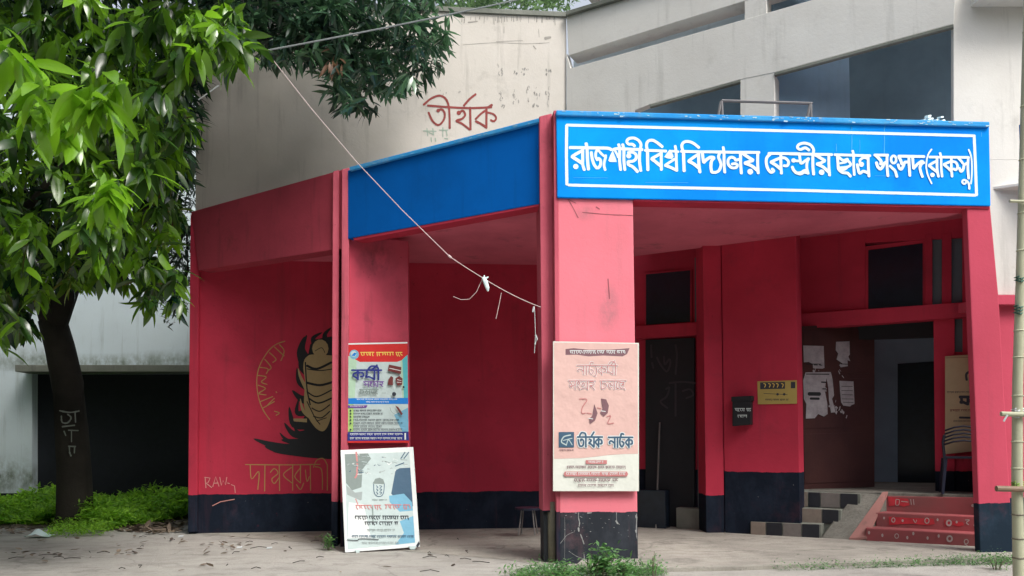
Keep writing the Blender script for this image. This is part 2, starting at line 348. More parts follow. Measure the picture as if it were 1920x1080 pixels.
# right pier of the building, faces the camera
E = cross2(1788, G1d, G2e); E2 = (E[0] + uBC.x * 3, E[1] + uBC.y * 3); W3 = vplane(E, E2)
slab('pier', W3, [(1788, -260), (2250, -260), (2250, 300), (1788, 300)], .05, M['grey'], bd)
slab('pier', W3, [(1848, 300), (2250, 300), (2250, 553), (1848, 553)], .06, M['grey'], bd)
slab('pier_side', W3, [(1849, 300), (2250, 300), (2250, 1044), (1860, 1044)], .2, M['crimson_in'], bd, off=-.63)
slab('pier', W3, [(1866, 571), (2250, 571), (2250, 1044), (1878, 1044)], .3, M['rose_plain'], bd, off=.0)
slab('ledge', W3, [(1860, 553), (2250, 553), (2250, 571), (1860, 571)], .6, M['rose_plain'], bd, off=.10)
slab('overhang', W3, [(1862, -90), (2250, -90), (2250, -22), (1862, -22)], .4, M['grey'], bd, off=.38)
# canopy
D0 = (G1d[0], G1d[1]); Er = (E[0] + .3, E[1] - .1)
prism_z('canopy_ceiling', [(A[0] + .1, A[1]), (B[0] - .05, B[1] + .1), (B2[0], B2[1] + .1), (C[0] - .03, C[1] + .1), (C[0] + .02, C[1] + .45), (E[0] - .02, E[1]), D0, (A[0] + .15, A[1] + .08)], 3.76, 3.90, M['ceiling'], bd)
prism_z('canopy_roof', [(A[0] + .1, A[1] - .02), (B[0] - .05, B[1] + .12), (B2[0], B2[1] + .12), (C[0] - .03, C[1] + .12), (C[0] + .02, C[1] + .45), (E[0] - .02, E[1] - .01), (G1d[0], G1d[1] - .01), (A[0] + .2, A[1] + .06)], 3.903, 4.1, M['concrete'], bd)
prism_z('recess_ceiling', [off2(cross2(1200, G1d, G2e), 0, .01), off2(E, 0, .01), (E[0] + uBC.x * .9, E[1] + .2), off2(E, .6, 1.6), off2(cross2(1200, G1d, G2e), 0, 1.6)], 3.99, 4.08, M['ceiling'], bd)
slab('fascia', AB, [(358, 397), (641, 318), (641, 466), (372, 507)], .22, M['maroon'], bd, bevel=.01)
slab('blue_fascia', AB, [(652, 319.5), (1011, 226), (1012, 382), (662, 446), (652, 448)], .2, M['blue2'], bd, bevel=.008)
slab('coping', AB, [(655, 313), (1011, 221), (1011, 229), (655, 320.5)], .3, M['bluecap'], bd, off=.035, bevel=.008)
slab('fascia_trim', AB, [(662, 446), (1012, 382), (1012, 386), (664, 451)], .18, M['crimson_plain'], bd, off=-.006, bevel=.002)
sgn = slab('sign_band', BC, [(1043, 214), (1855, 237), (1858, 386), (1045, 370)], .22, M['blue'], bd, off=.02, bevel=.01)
slab('coping', BC, [(1043, 206), (1856, 228), (1856, 238), (1043, 216)], .3, M['bluecap'], bd, off=.05, bevel=.012)
slab('fascia_trim', BC, [(1188, 372), (1856, 386), (1856, 391), (1188, 377)], .2, M['crimson_plain'], bd, off=.002, bevel=.002)
# piers and pilasters
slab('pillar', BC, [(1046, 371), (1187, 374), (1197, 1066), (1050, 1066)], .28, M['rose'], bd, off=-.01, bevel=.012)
PF = lambda px: vplane(cross2(px, A, B), tuple(Vector(cross2(px, A, B)) + Vector((uBC.x, uBC.y))))
P1 = PF(1012); P2 = PF(626); P3 = PF(358); P2b = PF(641)
slab('pilaster', P1, [(1011, 218), (1035, 212), (1041, 960), (1018, 960)], .35, M['strip'], bd, off=.06, bevel=.01)
slab('pilaster', BC, [(1038, 207), (1046, 207), (1051, 1064), (1044, 1064)], .3, M['strip'], bd, off=-.005, bevel=.004)
slab('pilaster_foot', P1, [(1019, 960), (1031, 960), (1031, 1066), (1020, 1064)], .3, M['dark'], bd, off=.02)
slab('pilaster', P2, [(624, 321), (636, 318), (633, 1024), (621, 1024)], .35, M['strip'], bd, off=.05, bevel=.01)
slab('pilaster', P2b, [(641, 317), (655, 314), (652, 1034), (638, 1034)], .35, M['strip'], bd, off=.05, bevel=.01)
slab('pillar', P2b, [(653, 440), (765, 452), (769, 1034), (651, 1034)], .3, M['crimson_pillar'], bd, off=-.01, bevel=.012)
slab('pilaster', P3, [(357, 400), (373, 480), (369, 998), (352, 998)], .5, M['crimson'], bd, off=.02, bevel=.01)
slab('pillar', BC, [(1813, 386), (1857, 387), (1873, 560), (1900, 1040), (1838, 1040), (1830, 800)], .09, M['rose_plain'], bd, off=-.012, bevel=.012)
# drain pipe in the joint of the corner pillar
dp = MB(); a_ = P1.hit(1036, 955, .02); dp.tube([a_ + Vector((0, 0, .08)), P1.hit(1036, 1000, .02), P1.hit(1037, 1062, .02)], .05, 12)
dp.build('drain_pipe', M['pipe'], bd, smooth=True)
# inner walls : crimson block G2, recess left of it, recessed door wall right of it
b0 = cross2(1357, G1d, G2e); b1 = cross2(1497, G1d, G2e)
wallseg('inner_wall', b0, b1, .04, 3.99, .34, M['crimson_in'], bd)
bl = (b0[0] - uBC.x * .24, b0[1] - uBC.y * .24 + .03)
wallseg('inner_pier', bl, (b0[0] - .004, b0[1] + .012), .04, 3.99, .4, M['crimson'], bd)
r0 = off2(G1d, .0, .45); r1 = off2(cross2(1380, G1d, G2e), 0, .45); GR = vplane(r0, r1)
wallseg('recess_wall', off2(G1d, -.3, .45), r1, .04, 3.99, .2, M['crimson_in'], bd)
def window(pl, px, depth=.03, frame=.035, gm='glass', lbl=None):
    wf = slab('window', pl, px, .06, M['crimson_plain'], bd, off=.045)
    cx = sum(p[0] for p in px) / 4; cy = sum(p[1] for p in px) / 4
    s = [(cx + (x - cx) * .93, cy + (y - cy) * .95) for x, y in px]
    slab('pane', pl, s, .01, M[gm], wf, off=.052, bevel=.001); return wf
window(GR, [(1208, 512), (1297, 504), (1297, 606), (1208, 612)])
window(GR, [(1302, 480), (1318, 478), (1318, 606), (1302, 607)], gm='frost')
slab('ledge', GR, [(1150, 614), (1326, 603), (1326, 627), (1150, 638)], .2, M['crimson_plain'], bd, off=.14)
dd = slab('double_door', GR, [(1210, 637), (1302, 633), (1302, 1000), (1210, 1002)], .08, M['dark'], bd, off=.06)
ik = Ink(GR, (1200, 620), 6, .066)
for p in [[(125, 160), (130, 300)], [(135, 360), (150, 420)], [(190, 300), (230, 380), (300, 460), (340, 380), (330, 320), (280, 380), (270, 290)], [(400, 160), (415, 260), (410, 380), (400, 490)], [(330, 590), (480, 575), (620, 590)],
          [(290, 660), (330, 640), (300, 740), (230, 800), (310, 870)], [(480, 680), (560, 660), (600, 720), (520, 760)], [(400, 600), (400, 960)]]:
    ik.line(p, 22, 0)
ik.build('chalk_scrawl', M['smudge3'] if 'smudge3' in M else plain('faint scrawl', (.055, .05, .06), .9), dd)
slab('window', GR, [(1308, 640), (1324, 639), (1324, 1000), (1308, 1001)], .05, M['frost'], bd, off=.05)
# recessed door wall
OFFD = 1.1
c0 = off2(b1, -.3, OFFD); c1 = off2(E, 1.2, OFFD); GD = vplane(c0, c1)
def gd(*px): return list(px)
ZL = .58
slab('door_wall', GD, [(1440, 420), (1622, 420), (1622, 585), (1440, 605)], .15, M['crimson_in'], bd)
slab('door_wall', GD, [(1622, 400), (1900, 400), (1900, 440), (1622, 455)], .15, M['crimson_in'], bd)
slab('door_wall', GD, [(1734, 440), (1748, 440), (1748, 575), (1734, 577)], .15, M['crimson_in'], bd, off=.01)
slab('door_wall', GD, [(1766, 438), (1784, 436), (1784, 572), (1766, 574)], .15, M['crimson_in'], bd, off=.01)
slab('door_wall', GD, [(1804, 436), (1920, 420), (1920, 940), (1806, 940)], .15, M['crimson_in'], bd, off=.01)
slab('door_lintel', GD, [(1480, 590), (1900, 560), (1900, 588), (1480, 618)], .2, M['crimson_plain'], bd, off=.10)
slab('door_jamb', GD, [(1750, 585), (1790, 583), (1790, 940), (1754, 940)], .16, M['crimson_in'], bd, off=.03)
wf = slab('window', GD, [(1620, 462), (1735, 448), (1735, 580), (1620, 590)], .05, M['crimson_plain'], bd, off=-.03)
slab('pane', GD, [(1628, 469), (1730, 456), (1730, 574), (1628, 583)], .01, M['glass'], wf, off=-.02, bevel=.001)
for q in ([(1747, 434), (1767, 432), (1767, 575), (1747, 577)], [(1783, 434), (1805, 430), (1805, 572), (1783, 574)], [(1789, 588), (1807, 587), (1807, 700), (1789, 700)]):
    slab('window', GD, q, .03, M['frost'], bd, off=-.05, bevel=.001)
slab('door_wall', GD, [(1788, 660), (1808, 660), (1808, 940), (1788, 940)], .1, M['crimson_in'], bd, off=-.02)
# inner room
ra, rb = off2(c0, -.2, .2), off2(c1, 0, .2)
prism_z('room_floor', [off2(b1, .02, .02 + .46), off2(E, 1.2, .48), off2(E, 1.2, 5), off2(b1, -.3, 5)], .3, ZL, M['rubble'], bd)
wallseg('room_wall', off2(c0, -1, 2.0), off2(c1, 1, 2.0), ZL, 4.0, .15, M['inner_blue'], bd)
GI = vplane(off2(c0, -1, 2.0), off2(c1, 1, 2.0))
slab('inner_doorway', GI, [(1683, 682), (1790, 675), (1790, 905), (1683, 905)], .05, M['glass'], bd, off=.03)
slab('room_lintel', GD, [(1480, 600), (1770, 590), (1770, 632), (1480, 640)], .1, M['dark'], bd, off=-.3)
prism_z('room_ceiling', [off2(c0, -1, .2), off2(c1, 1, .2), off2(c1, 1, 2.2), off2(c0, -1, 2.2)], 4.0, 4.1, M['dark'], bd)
# open door leaf with papers
h0 = off2(b1, .06, OFFD - .12); hd = (h0[0] + uBC.x * 1.0, h0[1] + uBC.y * 1.0 + .12); DL = vplane(h0, hd)
leafd = slab('door_leaf', DL, [(1494, 612), (1640, 606), (1640, 913), (1499, 920)], .045, M['wood'], bd, bevel=.006)
for q in ([(1506, 622), (1632, 618), (1632, 700), (1507, 702)], [(1506, 712), (1632, 709), (1632, 800), (1507, 804)], [(1507, 814), (1632, 810), (1632, 902), (1509, 907)]):
    slab('door_panel', DL, q, .01, M['wood'], leafd, off=.006, bevel=.003)
def torn(org, sc, pts, name='paper_notice'):
    k = Ink(DL, org, sc, .009); return k, pts
O8, S8 = (1460, 600), 3.1775
def notice(label, pts, marks):
    t = thing('paper_notice', label, 'notice', 'torn papers on the brown door')
    k = Ink(DL, O8, S8, .018); k.poly(pts); k.build('sheet', M['paper'], t)
    k = Ink(DL, O8, S8, .019)
    for a, b, y, wd in marks: k.line([(a, y), (b, y + 1)], wd, sm=False)
    k.build('print', M['black'], t)
notice('near square torn paper notice, upper left on the brown door', [(146, 152), (268, 155), (273, 285), (262, 290), (205, 288), (203, 262), (180, 250), (150, 252)], [(165, 250, 262, 5), (210, 258, 268, 5)])
notice('small ragged paper notice, upper right on the brown door', [(342, 130), (422, 127), (424, 205), (415, 218), (427, 245), (410, 240), (412, 275), (372, 282), (360, 268), (385, 262), (345, 235), (355, 200), (340, 180)], [(365, 410, 262, 5)])
notice('largest torn paper notice, lower left on the brown door', [(160, 312), (310, 310), (316, 330), (322, 360), (330, 450), (318, 470), (340, 550), (312, 552), (300, 480), (295, 400), (285, 345), (275, 420), (290, 500), (292, 560), (270, 575), (235, 560), (215, 585), (162, 588), (165, 500), (150, 470), (146, 360)], [(165, 300, 322, 6), (180, 245, 440, 22), (190, 240, 468, 14), (255, 280, 370, 8), (262, 282, 410, 7)])
notice('small upright paper notice, lower right on the brown door', [(362, 362), (446, 366), (452, 500), (432, 508), (426, 515), (385, 510), (372, 490), (366, 430)], [(375, 440, 395, 3), (375, 440, 420, 3), (378, 442, 445, 3), (378, 445, 470, 3), (385, 445, 490, 3)])
k = Ink(DL, O8, S8, .018)
for _ in range(34):
    x, y = random.choice([(300, 400), (330, 520), (380, 540), (220, 300), (250, 420), (360, 290)]); x += random.gauss(0, 16); y += random.gauss(0, 28)
    k.line([(x, y), (x + random.uniform(-6, 10), y + random.uniform(4, 18))], random.uniform(3, 9), 0, jit=.9)
k.build('paper_scraps', M['paper'], leafd)['kind'] = 'stuff'
# ------------------------------------------------------------------ sign lettering
FR = Ink(BC, (0, 0), 1, .0225)
FR.line([(1062.5, 234.5), (1250, 239.5), (1500, 246), (1824, 254.5)], 5.2, sm=False); FR.line([(1826.5, 254), (1829, 310), (1831, 366)], 5.4, sm=False)
FR.line([(1829, 366), (1500, 357), (1250, 351.5), (1066, 347)], 5.2, sm=False); FR.line([(1063, 346), (1062, 290), (1062.5, 235)], 5.6, sm=False)
FR.build('painted_border', M['white'], sgn)
SG = Ink(BC, (1060, 240), 10.8, .0225)
def setz(o, s): SG.o = o; SG.s = s
W_ = 66
def L(*p, w=W_): SG.line(list(p), w)
setz((1060, 240), 10.8)
L((90, 395), (400, 400), (720, 405), (870, 412), (935, 442), w=62); L((965, 442), (1040, 420), (1300, 428), (1560, 438), w=60)
L((352, 420), (350, 640), (352, 740), (385, 850), w=60); L((340, 460), (220, 525), (140, 575), w=62); L((135, 580), (230, 640), (350, 720), w=70); SG.disc((212, 780), 54)
L((420, 310), (440, 430), (450, 650), (468, 840), w=64)
L((525, 490), (548, 640), (595, 760), (650, 810), (705, 760), (715, 670), (680, 620), (640, 630), w=60); L((655, 425), (618, 500), (618, 590), (650, 650), w=54); L((660, 440), (730, 520), (790, 570), (825, 555), w=50); L((820, 580), (790, 690), (785, 770), (808, 850), w=52)
SG.poly([(960, 450), (905, 560), (870, 660), (900, 688), (1040, 688), (1030, 640), (1000, 560)]); L((1000, 450), (1040, 520), (1075, 600), w=46); L((1080, 330), (1100, 450), (1098, 650), (1120, 850), w=58)
L((1160, 330), (1185, 450), (1185, 650), (1205, 850), w=58)
SG.disc((1285, 565), 52); L((1270, 500), (1360, 490), (1430, 540), (1430, 620), (1370, 670), (1270, 680), w=60); L((1270, 680), (1280, 740), (1370, 790), (1465, 885), w=62)
L((1512, 430), (1500, 640), (1528, 870), w=60); L((1515, 430), (1530, 330), (1480, 250), (1390, 205), (1290, 215), (1245, 270), (1280, 325), (1360, 330), (1405, 370), w=58)
setz((1200, 250), 10.8)
L((100, 345), (300, 350), (530, 360), w=56); L((150, 340), (130, 240), (165, 160), (250, 140), (350, 190), (455, 275), w=58); L((150, 345), (155, 560), (160, 745), w=64)
L((430, 370), (430, 560), (432, 740), w=60); L((420, 410), (330, 460), (240, 510), w=60); L((235, 515), (320, 580), (430, 670), w=66)
SG.poly([(600, 330), (530, 420), (490, 480), (560, 510), (650, 515), (680, 470), (650, 390), (650, 345)]); L((600, 360), (700, 365), (780, 372), w=48); L((712, 255), (730, 380), (735, 560), (745, 760), w=56)
L((700, 520), (610, 580), (510, 645), w=52); L((510, 650), (620, 690), (735, 745), w=60)
L((830, 365), (1100, 372), (1400, 375), (1700, 378), w=56); L((872, 360), (845, 260), (880, 185), (970, 165), (1080, 200), (1195, 290), w=58); L((880, 365), (885, 560), (895, 765), w=64)
L((1190, 380), (1190, 600), (1213, 790), w=62); L((1180, 425), (1080, 490), (985, 560), w=60); L((985, 565), (1090, 620), (1190, 700), w=66)
L((1262, 385), (1275, 500), (1290, 590), w=62); L((1290, 590), (1350, 530), (1430, 485), (1500, 495), w=64); L((1500, 500), (1450, 560), (1435, 680), (1450, 780), w=62)
L((1615, 390), (1590, 480), (1625, 570), (1640, 650), (1600, 750), (1530, 790), (1450, 785), w=58)
setz((1340, 255), 10.8)
L((0, 325), (450, 330), (905, 333), w=56); L((172, 225), (188, 340), (190, 560), (205, 740), w=56)
L((500, 470), (430, 490), (400, 450), (330, 430), (275, 480), (275, 570), (340, 640), (430, 640), (460, 590), (420, 560), (350, 570), w=56); L((525, 340), (525, 540), (540, 755), w=60)
L((575, 355), (680, 430), (780, 490), w=64); L((775, 500), (690, 520), (610, 545), w=60); L((610, 550), (740, 600), (870, 700), w=64); L((872, 335), (870, 540), (882, 755), w=58); SG.disc((720, 722), 58)
L((1090, 352), (1400, 356), (1728, 360), w=56); L((1130, 360), (1055, 440), (1045, 540), (1075, 660), (1140, 735), (1195, 705), (1160, 665), w=58)
L((1340, 360), (1340, 560), (1352, 760), w=58); L((1340, 440), (1240, 480), (1140, 525), w=58); L((1140, 530), (1240, 590), (1345, 680), w=64); L((1345, 440), (1430, 450), (1495, 520), (1470, 600), (1400, 600), w=56)
setz((1480, 260), 10.8)
L((0, 308), (430, 315), (865, 322), w=56); SG.disc((85, 440), 45); L((85, 430), (150, 450), (230, 450), w=50)
L((205, 330), (220, 430), (240, 500), (320, 450), (390, 400), w=54); L((395, 400), (360, 480), (355, 600), (382, 710), w=54); L((60, 570), (90, 640), (150, 690), (230, 690), (300, 650), (370, 640), w=60); L((120, 690), (220, 720), (300, 690), (370, 700), w=44)
L((478, 310), (475, 520), (492, 725), w=58); L((480, 310), (490, 220), (430, 130), (310, 90), (200, 115), (165, 175), (220, 220), (320, 185), (400, 235), w=56)
L((520, 325), (620, 385), (720, 445), w=62); L((715, 455), (640, 490), (560, 510), w=58); L((560, 515), (680, 570), (800, 680), w=62); L((800, 330), (800, 540), (815, 745), w=56); SG.disc((655, 680), 56)
L((915, 325), (1280, 335), (1640, 345), w=54); L((975, 345), (985, 500), (1000, 620), (1080, 685), (1180, 700), (1240, 765), w=58); L((1010, 380), (1090, 440), (1180, 410), w=54); L((1185, 415), (1150, 470), (1030, 500), w=44); L((1190, 450), (1245, 520), (1180, 570), (1020, 590), w=50); L((1175, 580), (1120, 625), (1030, 640), w=44)
L((1282, 245), (1300, 340), (1303, 540), (1315, 735), w=52)
SG.disc((1460, 520), 52); L((1440, 510), (1430, 440), (1500, 385), (1580, 400), w=52); L((1595, 350), (1600, 560), (1612, 765), w=56); L((1375, 520), (1395, 620), (1425, 700), (1500, 660), (1600, 700), w=58)
setz((1620, 265), 14.4)
L((280, 370), (470, 372), (650, 374), w=74); L((320, 380), (400, 460), (460, 540), (450, 620), w=84); L((335, 570), (370, 680), (440, 745), (500, 690), (550, 590), (620, 560), w=80); L((622, 390), (620, 640), (645, 940), w=74)
SG.ring((800, 490), 70, 68, 0, ry=100); L((700, 660), (760, 720), (840, 800), (890, 960), w=72)
L((930, 400), (1280, 405), (1630, 412), w=74); L((935, 410), (985, 500), (1025, 620), w=78); L((920, 625), (955, 725), (1010, 750), (1060, 670), (1100, 570), (1200, 560), w=76); L((1210, 410), (1218, 650), (1238, 930), w=74)
L((1312, 420), (1322, 580), (1335, 730), w=72); L((1335, 735), (1440, 620), (1560, 540), (1615, 590), w=76); L((1560, 600), (1510, 700), (1535, 830), (1580, 960), w=74)
setz((1720, 265), 10.8)
L((290, 160), (215, 280), (180, 480), (205, 660), (290, 855), w=32); L((1040, 165), (1088, 300), (1106, 500), (1102, 700), (1085, 860), w=32)
L((245, 318), (650, 322), (1048, 326), w=52); L((398, 330), (400, 560), (430, 715), w=52); L((390, 400), (310, 440), (240, 485), w=52); L((238, 490), (310, 550), (400, 620), w=56); SG.disc((305, 680), 46)
L((458, 235), (482, 330), (484, 520), (502, 715), w=48)
L((688, 330), (690, 560), (704, 715), w=50); L((690, 400), (620, 430), (540, 465), w=52); L((540, 470), (610, 530), (690, 600), w=56); L((690, 400), (780, 430), (815, 510), (780, 575), (730, 555), w=50)
L((835, 345), (890, 400), (925, 450), w=50); L((850, 540), (885, 610), (930, 560), (950, 480), (1010, 440), w=54); L((1030, 335), (1022, 540), (1040, 755), w=52); SG.ring((950, 820), 40, 40); L((985, 790), (1030, 830), (1050, 900), (1052, 965), w=42)
SG.build('painted_lettering', M['white'], sgn)
# wear on the painted faces
k = Ink(BC, (0, 0), 1, .0215)
for x, y0, y1, wd in ((1597, 238, 284, 1.3), (1658, 240, 288, 1.6), (1659, 230, 240, 1.2), (1568, 270, 284, 1.2), (1840, 248, 256, 1.2), (1612, 262, 286, .8)): k.line([(x, y0), (x + .4, (y0 + y1) / 2), (x, y1)], wd, 0, jit=.5)
for x0, x1, y in ((1640, 1685, 329.5), (1075, 1140, 333), (1210, 1290, 342)): k.line([(x0, y), (x1, y + .6)], .7, 0)
k.build('paint_drips', plain('pale blue drips', (.05, .42, .88), .8), sgn)['kind'] = 'stuff'
k = Ink(BC, (0, 0), 1, .052)
for x in [1152, 1156, 1159, 1163, 1168, 1449, 1454, 1735, 1739] + [random.uniform(1050, 1850) for _ in range(60)]:
    y = 206 + (x - 1043) * 22 / 813 + random.uniform(1, 9.5); k.line([(x, y), (x + random.uniform(1, 7), y + random.uniform(-.6, .8))], random.uniform(.6, 2.2), 0, jit=.9)
k.build('paint_chips', plain('chipped pale coping', (.42, .66, .80), .9), sgn)['kind'] = 'stuff'
k = Ink(AB, (0, 0), 1, .037)
for _ in range(30):
    x = random.uniform(665, 1005); y = 313 - (x - 658) * .26 + random.uniform(1, 6); k.line([(x, y), (x + random.uniform(2, 9), y - random.uniform(.5, 2.2))], random.uniform(.5, 1.4), 0, jit=.9)
k.build('paint_chips', plain('chipped pale coping left', (.20, .50, .75), .9), bd)['kind'] = 'stuff'
k = Ink(BC, (940, 900), 6, -.008)
for p, wd in [([(870, 365), (868, 420), (880, 480), (875, 520)], 9), ([(868, 540), (872, 575)], 22), ([(890, 610), (910, 660), (930, 720)], 10), ([(825, 580), (740, 620), (690, 680), (660, 720)], 4), ([(1295, 365), (1300, 470), (1330, 500)], 6), ([(1290, 460), (1310, 490)], 16), ([(1520, 380), (1522, 430), (1518, 580), (1526, 660)], 7), ([(1515, 400), (1520, 425)], 18), ([(1515, 565), (1518, 590)], 18), ([(970, 372), (1015, 368)], 12), ([(830, 370), (850, 374)], 8), ([(712, 420), (715, 560), (712, 900)], 3), ([(760, 800), (850, 860), (940, 890)], 4), ([(930, 830), (935, 900)], 7)]: k.line(p, wd, 0, jit=.9)
for _ in range(26): 
    x, y = random.uniform(700, 1525), random.uniform(372, 640); k.line([(x, y), (x + random.uniform(2, 14), y + random.uniform(-6, 10))], random.uniform(2, 6), 0, jit=.9)
k.build('paint_chips', plain('exposed plaster', (.36, .37, .37), .9, var=.4), bd)['kind'] = 'stuff'
k = Ink(BC, (0, 0), 1, -.008)
for p, wd in [([(1065, 374), (1072, 385), (1084, 408)], 1.5), ([(1066, 374), (1080, 381)], 1), ([(1092, 398), (1140, 402), (1187, 404)], 1.1), ([(1118, 388), (1124, 392)], 2), ([(1140, 523), (1143, 560)], 2)]: k.line(p, wd, 0, jit=.7)
k.build('scratches', plain('dark scratches', (.30, .09, .11), .9), bd)['kind'] = 'stuff'
k = Ink(G1, (0, 0), 1, .002)
for p, wd in [([(868, 84), (930, 80), (985, 82), (1030, 80)], .9), ([(930, 78), (980, 76)], .7), ([(878, 42), (895, 40)], 3), ([(1000, 86), (1005, 92)], 2), ([(1022, 72), (1032, 70)], 5), ([(945, 50), (945, 62)], .8), ([(1010, 55), (1011, 70)], .7)]: k.line(p, wd, 0, jit=.8)
for _ in range(40):
    x = random.uniform(860, 1055); h = random.uniform(3, 16); k.line([(x, 31), (x + random.uniform(-1, 1), 31 + h)], random.uniform(.5, 1.8), 0, jit=.9)
k.build('smudges', plain('wall cracks', (.34, .32, .29), .9), bd)
# ------------------------------------------------------------------ graffiti on the upper wall
k = Ink(G1, (780, 110), 6.353, .003)
for p, wd in [([(140, 558), (400, 578), (640, 588), (900, 578)], 26), ([(860, 580), (905, 550)], 30), ([(90, 550), (180, 475), (280, 440), (355, 480), (390, 570), (400, 700), (402, 830)], 26),
              ([(150, 640), (200, 745), (270, 790), (330, 730), (342, 655), (310, 605), (265, 615)], 25), ([(570, 560), (640, 480), (712, 422)], 26), ([(520, 640), (560, 620), (585, 670), (550, 715), (480, 740), (550, 775), (640, 845)], 26),
              ([(645, 580), (650, 845)], 27), ([(840, 595), (838, 825)], 28), ([(840, 610), (770, 660), (710, 720)], 25), ([(712, 745), (780, 780), (838, 820)], 28), ([(850, 640), (920, 660), (955, 705), (930, 745), (890, 730)], 24)]:
    k.line(p, wd, 0, jit=.15)
k.disc((265, 618), 22); k.disc((510, 645), 26)
gp = bd
k.build('painted_graffiti', M['grafred'], bd)
k = Ink(G1, (780, 110), 6.353, .003)
for p in [[(90, 860), (240, 865)], [(130, 830), (140, 920)], [(150, 880), (200, 900)], [(200, 830), (210, 910)], [(280, 850), (380, 850)], [(320, 820), (320, 930)], [(360, 850), (370, 920)], [(180, 940), (185, 990)], [(230, 945), (235, 985)], [(340, 950), (380, 955)]]: k.line(p, 12, 0, sm=False, jit=.4)
k.build('faded_marks', M['grafgreen'], bd)
for mat, sets in (('smudge', [((1165, 120), (1200, 190), 6), ((1260, 100), (1350, 190), 9), ((1545, 120), (1620, 190), 8), ((1390, 290), (1480, 560), 12)]), ('smudge2', [((980, 360), (1060, 560), 8), ((1150, 350), (1240, 520), 7), ((1320, 300), (1370, 560), 6), ((1500, 300), (1590, 560), 8), ((960, 60), (1080, 170), 5), ((60, 360), (560, 420), 9)])):
    k = Ink(G1, (780, 110), 6.353, .002)
    for (x0, y0), (x1, y1), n in sets:
        for _ in range(n):
            x, y = random.uniform(x0, x1), random.uniform(y0, y1); h = random.uniform(8, 50 if y1 - y0 > 100 else 22)
            k.line([(x, y), (x + random.uniform(-12, 12), y + h * .5), (x + random.uniform(-8, 8), y + h)], random.uniform(4, 13), 0, jit=.8)
    k.build('smudges', M[mat], bd)
# ------------------------------------------------------------------ mural in the left bay
k = Ink(G1, (380, 600), 3.2727, .003)
k.poly([(640, 250), (660, 150), (690, 120), (790, 100), (830, 140), (830, 740), (640, 700), (600, 640), (640, 560)])
for pts, wd in (([(640, 300), (600, 200), (625, 100)], 70), ([(830, 800), (640, 800), (470, 790), (380, 775)], 110), ([(650, 260), (610, 180), (640, 90)], 60), ([(690, 150), (680, 110), (735, 75)], 40), ([(760, 140), (750, 90), (790, 45)], 40), ([(640, 330), (600, 290), (595, 220)], 34), ([(650, 420), (590, 380), (578, 290)], 40), ([(660, 500), (600, 480), (548, 430)], 60), ([(660, 560), (580, 570), (590, 480)], 44), ([(660, 640), (560, 640), (530, 530)], 62), ([(660, 700), (560, 700), (500, 630)], 60), ([(700, 730), (540, 745), (470, 690)], 40), ([(830, 780), (560, 790), (420, 765), (310, 728)], 75), ([(830, 740), (600, 750), (480, 735)], 70), ([(830, 800), (600, 820), (430, 808)], 50), ([(720, 740), (620, 720), (560, 660)], 60), ([(700, 760), (640, 700), (650, 640)], 60)): k.tongue(pts, wd * 1.05)
k.build('mural_flames', M['black'], bd)
k = Ink(G1, (380, 600), 3.2727, .004)
k.disc((722, 175), 50, 0, 56); k.poly([(622, 250), (640, 225), (670, 212), (760, 215), (815, 240), (830, 400), (800, 520), (780, 620), (745, 680), (700, 668), (655, 610), (625, 540), (622, 480), (628, 380), (618, 300)], sm=True)
k.tongue([(640, 430), (600, 350), (585, 295)], 26); k.tongue([(690, 610), (620, 560), (598, 480)], 34); k.ring((722, 175), 34, 5, 0, ry=40); k.poly([(555, 605), (640, 605), (640, 628), (560, 622)])
k.build('mural_figure', M['tan'], bd)
k = Ink(G1, (380, 600), 3.2727, .007)
for p, wd in [([(640, 280), (700, 300), (790, 260)], 14), ([(640, 300), (720, 310), (800, 300)], 6), ([(640, 385), (720, 400), (800, 380)], 14), ([(640, 440), (700, 470), (790, 430)], 8), ([(650, 480), (710, 510), (790, 480)], 10), ([(670, 540), (720, 560), (780, 520)], 7), ([(680, 590), (730, 600), (780, 560)], 7), ([(640, 500), (690, 600), (720, 640)], 6), ([(690, 190), (730, 170), (750, 200)], 4), ([(630, 260), (640, 420), (660, 520)], 8), ([(700, 620), (760, 600)], 5)]: k.line(p, wd, 0)
k.build('mural_outlines', M['black'], bd)
k = Ink(G1, (380, 600), 3.2727, .003)
for p in [[(262, 887), (500, 889), (720, 886)], [(292, 890), (300, 975), (345, 930), (338, 1040)], [(382, 890), (380, 1050)], [(470, 890), (472, 1048)], [(415, 935), (440, 912), (462, 940), (425, 975), (440, 1003), (470, 965)], [(552, 890), (552, 1045)], [(545, 905), (495, 950), (548, 1000)], [(600, 890), (600, 1000)], [(598, 910), (565, 960), (600, 1000)], [(575, 1010), (600, 1040), (620, 1000)], [(660, 890), (662, 1045)], [(630, 920), (640, 990), (655, 960)], [(765, 890), (765, 1045)], [(680, 905), (700, 860), (740, 850), (765, 890)], [(690, 900), (730, 920), (735, 1040)],
]: k.line(p, 5.5, 0, jit=.3)
k.build('mural_word', M['gold'], bd)
k = Ink(G1, (380, 600), 3.2727, .003)
for p in [[(505, 130), (450, 150), (400, 195), (350, 280), (332, 370), (342, 470), (370, 550), (412, 612)],
          [(410, 200), (450, 240), (430, 260)], [(440, 165), (500, 220)], [(380, 240), (420, 290), (400, 310)], [(350, 290), (400, 300), (390, 330)], [(340, 340), (390, 350), (360, 380), (395, 395)], [(340, 400), (385, 420), (345, 450), (390, 460)], [(355, 500), (430, 470)], [(370, 540), (440, 500)], [(400, 520), (440, 480)], [(440, 560), (470, 570), (450, 585)], [(450, 440), (455, 446)], [(470, 150), (500, 190), (480, 250)], [(560, 610), (635, 612)]]: k.line(p, 5.5, 0, jit=.3)
k.build('mural_lettering', M['gold'], bd)
